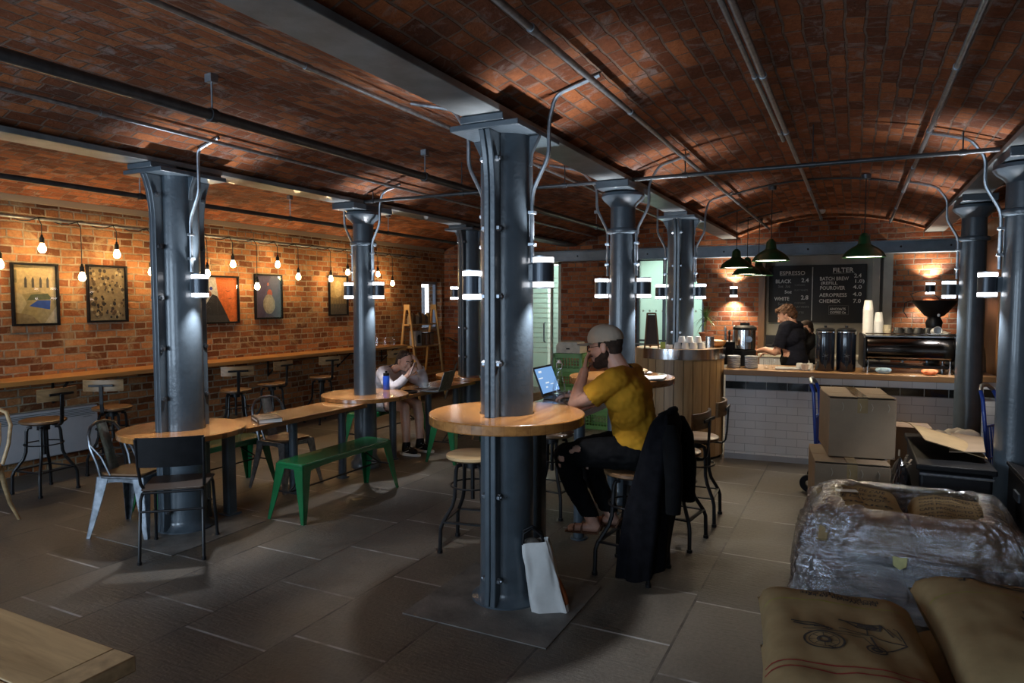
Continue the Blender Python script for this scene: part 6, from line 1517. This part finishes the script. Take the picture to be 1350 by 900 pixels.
for A in (armL, armR): shirt.append(('c', V(A[0][0]), V(A[1][0]), .074, .072)); d = (V(A[1][0])-V(A[0][0])); shirt.append(('c', V(A[1][0]), V(A[1][0])+d*.45, .072, .07))
nk = V((-1.285,4.06,1.262))
blob('t_shirt', shirt, M['mustard'], t, .007, 5, lambda c: cs(c) or c.z < .765-(c.x+1.18)*.05 or (c-nk).length < .072, fold(.0075, 13), .003)
jeans = seg(*[(p, r+.012) for p, r in legL])+seg(*[(p, r+.012) for p, r in legR])+[('c', V((-1.18,3.99,.775)), V((-1.18,4.13,.775)), .128, .128)]
M['black_denim'] = plain('black_denim', (.005,.005,.0055,1), .95, 0, .2, 20, .2, 0, .1)
rips = [((-1.50,3.875,.775),.026),((-1.53,3.875,.755),.016),((-1.60,3.865,.705),.024),((-1.62,3.885,.66),.018),((-1.64,3.93,.745),.022),((-1.60,4.16,.73),.022),((-1.53,4.145,.60),.014)]
def jcut(c):
    if c.z < .335: return True
    for p, r in rips:
        d = c-V(p)
        if V((d.x*1.0, d.y*.45, d.z*1.5)).length < r: return True
    return False
blob('ripped_jeans', jeans, M['black_denim'], t, .0065, 4, jcut, fold(.005, 18), .002)
# beard, hair, cap, glasses, sandals
blob('beard', [HD.C((.0,0,-.075),(.062,0,-.098),.055,.036), HD.C((.048,.026,-.078),(-.004,.055,-.045),.029,.026), HD.C((.048,-.026,-.078),(-.004,-.055,-.045),.029,.026), HD.C((-.002,.064,-.04),(-.004,.070,.005),.018,.014), HD.C((-.002,-.064,-.04),(-.004,-.070,.005),.018,.014), HD.E(.090,0,-.047,.012,.026,.008)], plain('brown_beard', (.035,.018,.010,1), .95, 0, .3, 60, .4), t, .005, 2, lambda c: (lambda q: q.x > .072 and -.078 < q.z < -.052)(HD.inv(c)))
blob('hair', [HD.E(-.016,0,.03,.102,.082,.086), HD.E(-.05,0,-.02,.055,.066,.05)], plain('brown_hair', (.030,.017,.010,1), .9, 0, .3, 60, .4), t, .006, 2, lambda c: (lambda q: q.x > .028 or q.z < -.062 or (q.x > -.03 and q.z < -.0))(HD.inv(c)))
M['cap'] = plain('beige_cap', (.36,.31,.24,1), .9, 0, .06, 12, .15)
cap = blob('baseball_cap', [HD.E(-.012,0,.045,.110,.091,.090), HD.E(.01,0,.055,.092,.086,.086)], M['cap'], t, .006, 3, lambda c: HD.inv(c).z < .030-.10*max(0, -HD.inv(c).x-.02)*0, None, .003)
Tm = Matrix.Translation(-Vector(t.location)) @ HD.M
b = MB()
def brim(u, v):
    a = (u-.5)*2.05; r0 = (.098*cos(a), .084*sin(a)); k = cos(a)**.6 if cos(a) > 0 else 0
    return Tm @ V((r0[0]+.082*v*k, r0[1]*(1+.02*v), .041+.004*v-.016*(2*u-1)**2*(.25+.75*v)))
b.grid(brim, 20, 8); b.grid(lambda u, v: Tm @ ((Tm.inverted() @ brim(u, v))+V((0,0,-.006))), 20, 8); obj('brim', b, M['cap'], cap)
b = MB(); b.ell((-.012,0,.136), .008,.008,.004, 10, 6, Tm); obj('button', b, M['cap'], cap)
b = MB()
for y in (-1, 1): b.tube([Tm @ V((.098+.002*cos(q), y*.032+.024*cos(q), .005+.021*sin(q))) for q in [2*pi*i/20 for i in range(20)]], .003, 6, False, True); b.tube([Tm @ V(q) for q in ((.094,y*.056,.010),(.05,y*.078,.012),(-.005,y*.084,.012),(-.02,y*.083,.0))], .002, 6)
b.tube([Tm @ V((.099,-.009,.008)), Tm @ V((.104,0,.010)), Tm @ V((.099,.009,.008))], .002, 6); obj('glasses', b, M['black'], t)
M['sandal'] = plain('brown_leather', (.14,.06,.03,1), .6)
for an, toe in (((-1.44,3.985,.30),(-1.585,3.955,.252)),((-1.365,4.125,.31),(-1.50,4.11,.268))):
    L = V(t.location); a_, e_ = V((an[0]+.035,an[1],an[2]-.068))-L, V((toe[0]-.02,toe[1],toe[2]-.024))-L
    b = MB(); b.bar(a_, e_, .075, .016, (0,1,0)) if False else b.tube([a_, (a_+e_)/2, e_], [.034,.038,.03], 12)
    for i in range(len(b.v)): p = V(b.v[i]); k = (p-a_).dot((e_-a_).normalized())/(e_-a_).length; zz = a_.z+(e_.z-a_.z)*k; b.v[i] = (p.x, p.y, zz+(p.z-zz)*.24)
    s_ = obj('sandal', b, M['sandal'], t)
    b = MB(); md = a_*.32+e_*.68
    for kk, rr_ in ((.70,.034),(.45,.036)):
        m_ = a_*(1-kk)+e_*kk; b.tube([m_+V((0,-.038,.0)), m_+V((0,-.030,.032)), m_+V((0,0,.048+.012*(kk < .6))), m_+V((0,.030,.032)), m_+V((0,.038,0))], .007, 6)
    b.tube([a_+V((.01,-.034,.0)), a_+V((.03,-.03,.05)), a_+V((.036,0,.055)), a_+V((.03,.03,.05)), a_+V((.01,.034,0))], .006, 6); obj('strap', b, M['sandal'], s_)
# black coat hung over the back of his stool
t = thing('black_coat', 'long black coat draped over the stool back behind the man', 'coat', (-.975, 4.02, .05)); b = MB()
def coat(u, v):
    a = 2*pi*u; c, s_ = cos(a), sin(a); z = .04+.93*(1-v); k = v
    hx = .064+.045*sin(pi/2*min(1, k*1.3))+.025*k; hy = .178+.04*k; 
    if v < .07: q = (v/.07)**.5; hx *= .35+.65*q; hy *= .75+.25*q
    f = .012*sin(5*a+2*k)*k+.010*sin(9*a-3*k)*k+.012*noise.noise(V((c*2, s_*2, k*4)))
    zz = z+(.05*sin(a*1.0+.8) if v > .9 else 0)*(v-.9)*10*.6
    return ((hx+f)*math.copysign(abs(c)**.7, c)-.13*k**.8, (hy+f)*math.copysign(abs(s_)**.75, s_)-.07*k, zz)
b.grid(coat, 72, 40, True); k = len(b.v); b.add([coat(i/72, 0) for i in range(72)], [tuple(range(72))]); obj('coat_body', b, plain('black_wool', (.005,.005,.0065,1), .95, 0, .2, 20, .3, 0, .08), t)
for y, x, ln_ in ((.20,.05,.52),(-.17,.06,.48)):
    b = MB(); b.tube([(x-.03,y*.75,.90),(x,y,.80),(x+.02,y*1.12,.60),(x+.02,y*1.18,.90-ln_)], [.045,.055,.05,.042], 14); obj('sleeve', b, M['black_denim'], t)
b = MB(); b.tube([(-.02,-.12,.955),(.02,-.06,.975),(.03,0,.98),(.02,.06,.975),(-.02,.12,.955)], .022, 10); obj('collar', b, M['black_denim'], t)
# ---------------- the woman at the long table
t = thing('person', 'woman in a white sweatshirt, hand to her forehead, looking at a phone', 'person', (-4.72, 6.25, 0))
HW = Head((-4.455, 6.21, 1.012), (.90, -.24, -.34), (.25,-.02,1), .94)
aR = [((-4.665,6.085,.885),.046),((-4.55,6.01,.79),.040),((-4.435,5.985,.746),.036),((-4.36,5.995,.80),.034),((-4.285,6.03,.885),.025)]
aL = [((-4.66,6.40,.885),.046),((-4.50,6.44,.80),.040),((-4.345,6.43,.746),.036),((-4.34,6.385,.86),.034),((-4.345,6.33,.965),.025)]
lR = [((-4.82,6.165,.545),.092),((-4.60,6.135,.535),.076),((-4.395,6.115,.52),.056),((-4.375,6.11,.36),.054),((-4.36,6.10,.09),.036)]
lL = [((-4.82,6.335,.545),.092),((-4.60,6.355,.535),.076),((-4.40,6.37,.52),.056),((-4.36,6.35,.36),.054),((-4.33,6.32,.09),.036)]
tw = [('c', V((-4.82,6.19,.55)), V((-4.82,6.31,.55)), .108, .108), ('c', V((-4.81,6.25,.60)), V((-4.75,6.25,.76)), .105, .108), ('c', V((-4.715,6.19,.82)), V((-4.715,6.31,.82)), .098, .098), ('c', V((-4.675,6.11,.89)), V((-4.675,6.39,.89)), .05, .05)]
nw = [('c', V((-4.645,6.25,.90)), HW.p(-.03,0,-.05), .048, .045)]
body = HW.prims(True)+nw+tw+seg(*aR)+seg(*aL)+seg(*lR)+seg(*lL)+[('c', V((-4.37,6.10,.06)), V((-4.25,6.08,.045)), .034, .026), ('c', V((-4.34,6.32,.06)), V((-4.22,6.30,.045)), .034, .026)]
body += hand((-4.285,6.03,.888), (.62,.20,.62), (-.4,.85,.2), -1, (.9,.95,1.0,1.0), .88, .8)+hand((-4.345,6.33,.968), (-.10,-.45,.80), (-.75,-.45,-.1), -1, (.5,.5,.55,.6), .88, .4)
M['fair'] = plain('fair_skin', (.60,.36,.27,1), .5, 0, .05, 24); M['fair'].node_tree.nodes['Principled BSDF'].inputs['Subsurface Weight'].default_value = .1; M['fair'].node_tree.nodes['Principled BSDF'].inputs['Subsurface Radius'].default_value = (.02,.008,.004)
blob('body', body, M['fair'], t, .0055, 3)
M['sweat'] = plain('white_sweatshirt', (.56,.53,.55,1), .95, 0, .05, 10, .2, 0, .2, 30)
def chain(A, g, n): return seg(*[(p, r+g) for p, r in A[:n]])
wr = [(aR[3][0], aR[4][0], .80), (aL[3][0], aL[4][0], .72)]
def wcut(c):
    for a, e, k in wr:
        a, e = V(a), V(e); d = (e-a); L = d.length; d = d/L; q = (c-a).dot(d)
        if q > k*L and (c-e).length < .11 and (c-HW.c).length > 0: return True
    return (c-V((-4.625,6.245,.945))).length < .062 or c.z < .50
blob('sweatshirt', [('c', V((-4.82,6.18,.56)), V((-4.82,6.32,.56)), .125, .125), ('c', V((-4.80,6.25,.62)), V((-4.75,6.25,.76)), .125, .125)]+[(p[0], p[1], p[2], p[3]+.018, p[4]+.018) for p in tw[2:]]+chain(aR, .016, 5)+chain(aL, .016, 5), M['sweat'], t, .007, 4, wcut, fold(.006, 16), .003)
blob('shorts', seg(*[(p, r+.014) for p, r in lR[:2]])+seg(*[(p, r+.014) for p, r in lL[:2]])+[('c', V((-4.82,6.17,.55)), V((-4.82,6.33,.55)), .118, .118)], plain('pale_shorts', (.30,.27,.28,1), .9), t, .008, 4, lambda c: c.x > -4.62, fold(.004), .002)
M['w_hair'] = plain('dark_brown_hair', (.028,.014,.009,1), .7, 0, .35, 40, .3)
blob('hair', [HW.E(-.018,0,.036,.104,.083,.090), HW.E(-.06,0,-.01,.062,.072,.075), HW.C((-.085,0,-.03),(-.11,-.01,-.12),.045,.03)], M['w_hair'], t, .0055, 2, lambda c: (lambda q: q.x > (.012+.62*(q.z-.03) if q.z > .03 else -.004 if q.z > -.02 else -.035))(HW.inv(c)), lambda c: .004*noise.noise(c*70))
HW.face(t)
for x, y in ((-4.36,6.10), (-4.33,6.32)):
    L = V(t.location); b = MB(); b.lathe([(0,0),(1,0),(1.02,.2),(.98,.26),(.0,.26)], (0,0,0), 24, Matrix.Translation(V((x+.055,y-.01,.0))-L) @ Matrix.Diagonal((.135,.048,.10,1))); s_ = obj('trainer_sole', b, M['white'], t)
    b = MB(); b.cap(V((x,y,.055))-L, V((x+.12,y-.02,.045))-L, .046, .034); b.cap(V((x-.01,y,.06))-L, V((x,y,.115))-L, .046, .046); obj('trainer', b, M['black_matt'], t)
    b = MB()
    for k in range(3): b.bar(V((x+.03+.03*k,y-.03,.095-.012*k))-L, V((x+.03+.03*k,y+.02,.095-.012*k))-L, .008, .006)
    b.bar(V((x-.01,y-.046,.03))-L, V((x+.06,y-.046,.06))-L, .008, .004); obj('laces', b, M['white'], s_)
t = thing('phone', 'pale smartphone held up by the woman in white', 'phone', (-4.235, 6.055, .955), .3); b = MB(); b.box((0,0,0), (.010,.070,.145), 0, Matrix.Rotation(.35, 4, 'Y')); obj('case', b, plain('pink_case', (.55,.42,.40,1), .4), t, bevel=.003)
b = MB(); b.box((-.0055,0,0), (.001,.062,.132), 0, Matrix.Rotation(.35, 4, 'Y')); obj('screen', b, emit('phone_screen', (.7,.75,.85), .5), t)
# ---------------- the two baristas
def barista(loc, yaw, headc, hf, shirtm, hair, label, lean=0, pose=None, kk=1.0):
    t = thing('person', label, 'person', loc); c, s_ = cos(yaw), sin(yaw)
    P = lambda x, y, z: V((loc[0]+x*c-y*s_, loc[1]+x*s_+y*c, z))    # +x is where the body faces, +y its left
    H = Head(headc, hf); sh = 1.385-lean*.62; sx = .02+lean
    A1 = [(P(sx,.185,sh),.052),(P(sx+.07,.225,sh-.26),.044),(P(sx+.10,.23,sh-.30),.040),(P(sx+.22,.20,1.10),.036),(P(sx+.34,.14,1.075),.027)] if pose else [(P(sx,.185,sh),.052),(P(sx+.04,.22,sh-.27),.044),(P(sx+.16,.2,1.04),.034),(P(sx+.25,.17,1.02),.027)]
    A2 = [(P(sx,-.185,sh),.052),(P(sx+.03,-.23,sh-.26),.044),(P(sx+.14,-.22,1.06),.038),(P(sx+.28,-.16,1.04),.027)]
    T = [('c', P(0,-.07,.98), P(0,.07,.98), .115,.115), ('c', P(0,0,1.0), P(sx*.6,0,sh-.22), .115,.12), ('c', P(sx*.8,-.08,sh-.12), P(sx*.8,.08,sh-.12), .108,.108), ('c', P(sx,-.15,sh), P(sx,.15,sh), .058,.058)]
    L = [('c', P(0,y,.95), P(.02,y*1.05,.50), .092,.058) for y in (-.09,.09)]+[('c', P(.02,y*1.05,.50), P(-.01,y*1.05,.09), .058,.038) for y in (-.09,.09)]
    F = [('c', P(-.02,y*1.05,.05), P(.15,y*1.15,.04), .04,.034) for y in (-.09,.09)]
    nk = [('c', P(sx+.0,0,sh+.01), H.p(-.03,0,-.05), .06,.055)]
    d1 = (P(1,-.35,0)-P(0,0,0)); d2 = (P(1,.3,0)-P(0,0,0))
    blob('body', H.prims()+nk+T+L+F+seg(*A1)+seg(*A2)+hand(A1[-1][0], d1, (0,0,-1), -1 , (.6,.6,.6,.6), .98)+hand(A2[-1][0], d2, (0,0,-1), 1, (.6,.6,.6,.6), .98), M['skin'], t, .0065, 3)
    cs = cut_sleeves(((A1[0][0], A1[1][0], .92), (A2[0][0], A2[1][0], .92)))
    S = [(p[0], p[1], p[2], p[3]+.018, p[4]+.018) for p in T]+[('c', A[0][0], A[1][0], .070, .066) for A in (A1, A2)]
    nb = P(sx+.0,0,sh+.055)
    blob('t_shirt', S, shirtm, t, .008, 5, lambda q: cs(q) or q.z < .93 or (q-nb).length < .068, fold(.006, 14), .003)
    blob('trousers', [(p[0], p[1], p[2], p[3]+.014, p[4]+.014) for p in L]+[('c', P(0,-.07,.96), P(0,.07,.96), .125,.125)], M['black_denim'], t, .009, 4, lambda q: q.z > 1.03 or q.z < .075, fold(.004), .002)
    for y in (-.09,.09): b = MB(); b.cap(P(-.03,y*1.05,.052)-V(loc), P(.15,y*1.15,.045)-V(loc), .05,.042); obj('shoe', b, M['black_matt'], t)
    hair(H, t); H.face(t); return t, H
def curly(H, t): blob('hair', [H.E(-.022,0,.045,.108,.090,.092), H.E(-.065,0,.0,.060,.078,.075), H.E(.045,0,.095,.055,.07,.03), H.E(-.08,.02,.06,.05,.06,.05)], plain('auburn_curls', (.085,.034,.012,1), .8, 0, .4, 50, .4), t, .0055, 1, lambda c: (lambda q: (q.x > .062 and q.z < .075) or (q.x > .015 and q.z < .055) or (q.x > -.025 and q.z < -.01))(H.inv(c)), lambda c: .014*noise.noise(c*38)+.006*noise.noise(c*90))
def cropped(H, t): blob('hair', [H.E(-.014,0,.038,.101,.080,.086), H.E(-.05,0,-.01,.052,.068,.06)], plain('cropped_hair', (.035,.02,.013,1), .9, 0, .3, 60), t, .006, 2, lambda c: (lambda q: q.x > .055 or (q.x > .0 and q.z < .07) or (q.x > -.03 and q.z < .0))(H.inv(c)))
barista((-.64, 8.78, 0), pi-.30, (-.735, 8.79, 1.505), (-.90,.10,-.42), plain('navy_t_shirt', (.008,.009,.016,1), .95, 0, .1, 10, .2, 0, .15), curly, 'barista with curly auburn hair in a dark navy T-shirt, working at the counter', .02, True)
tb, HB2 = barista((-.40, 9.72, 0), pi-.1, (-.575, 9.70, 1.305), (-.78,-.52,-.32), plain('black_t_shirt', (.008,.008,.009,1), .9), cropped, 'second barista with cropped hair, half hidden behind the curly-haired one', .18)
blob('beard', [HB2.C((.0,0,-.075),(.058,0,-.095),.054,.035), HB2.C((.046,.026,-.078),(-.004,.054,-.045),.028,.026), HB2.C((.046,-.026,-.078),(-.004,-.054,-.045),.028,.026)], plain('dark_stubble', (.05,.028,.018,1), .9), tb, .006, 2, lambda c: (lambda q: q.x > .070 and q.z > -.078)(HB2.inv(c)))
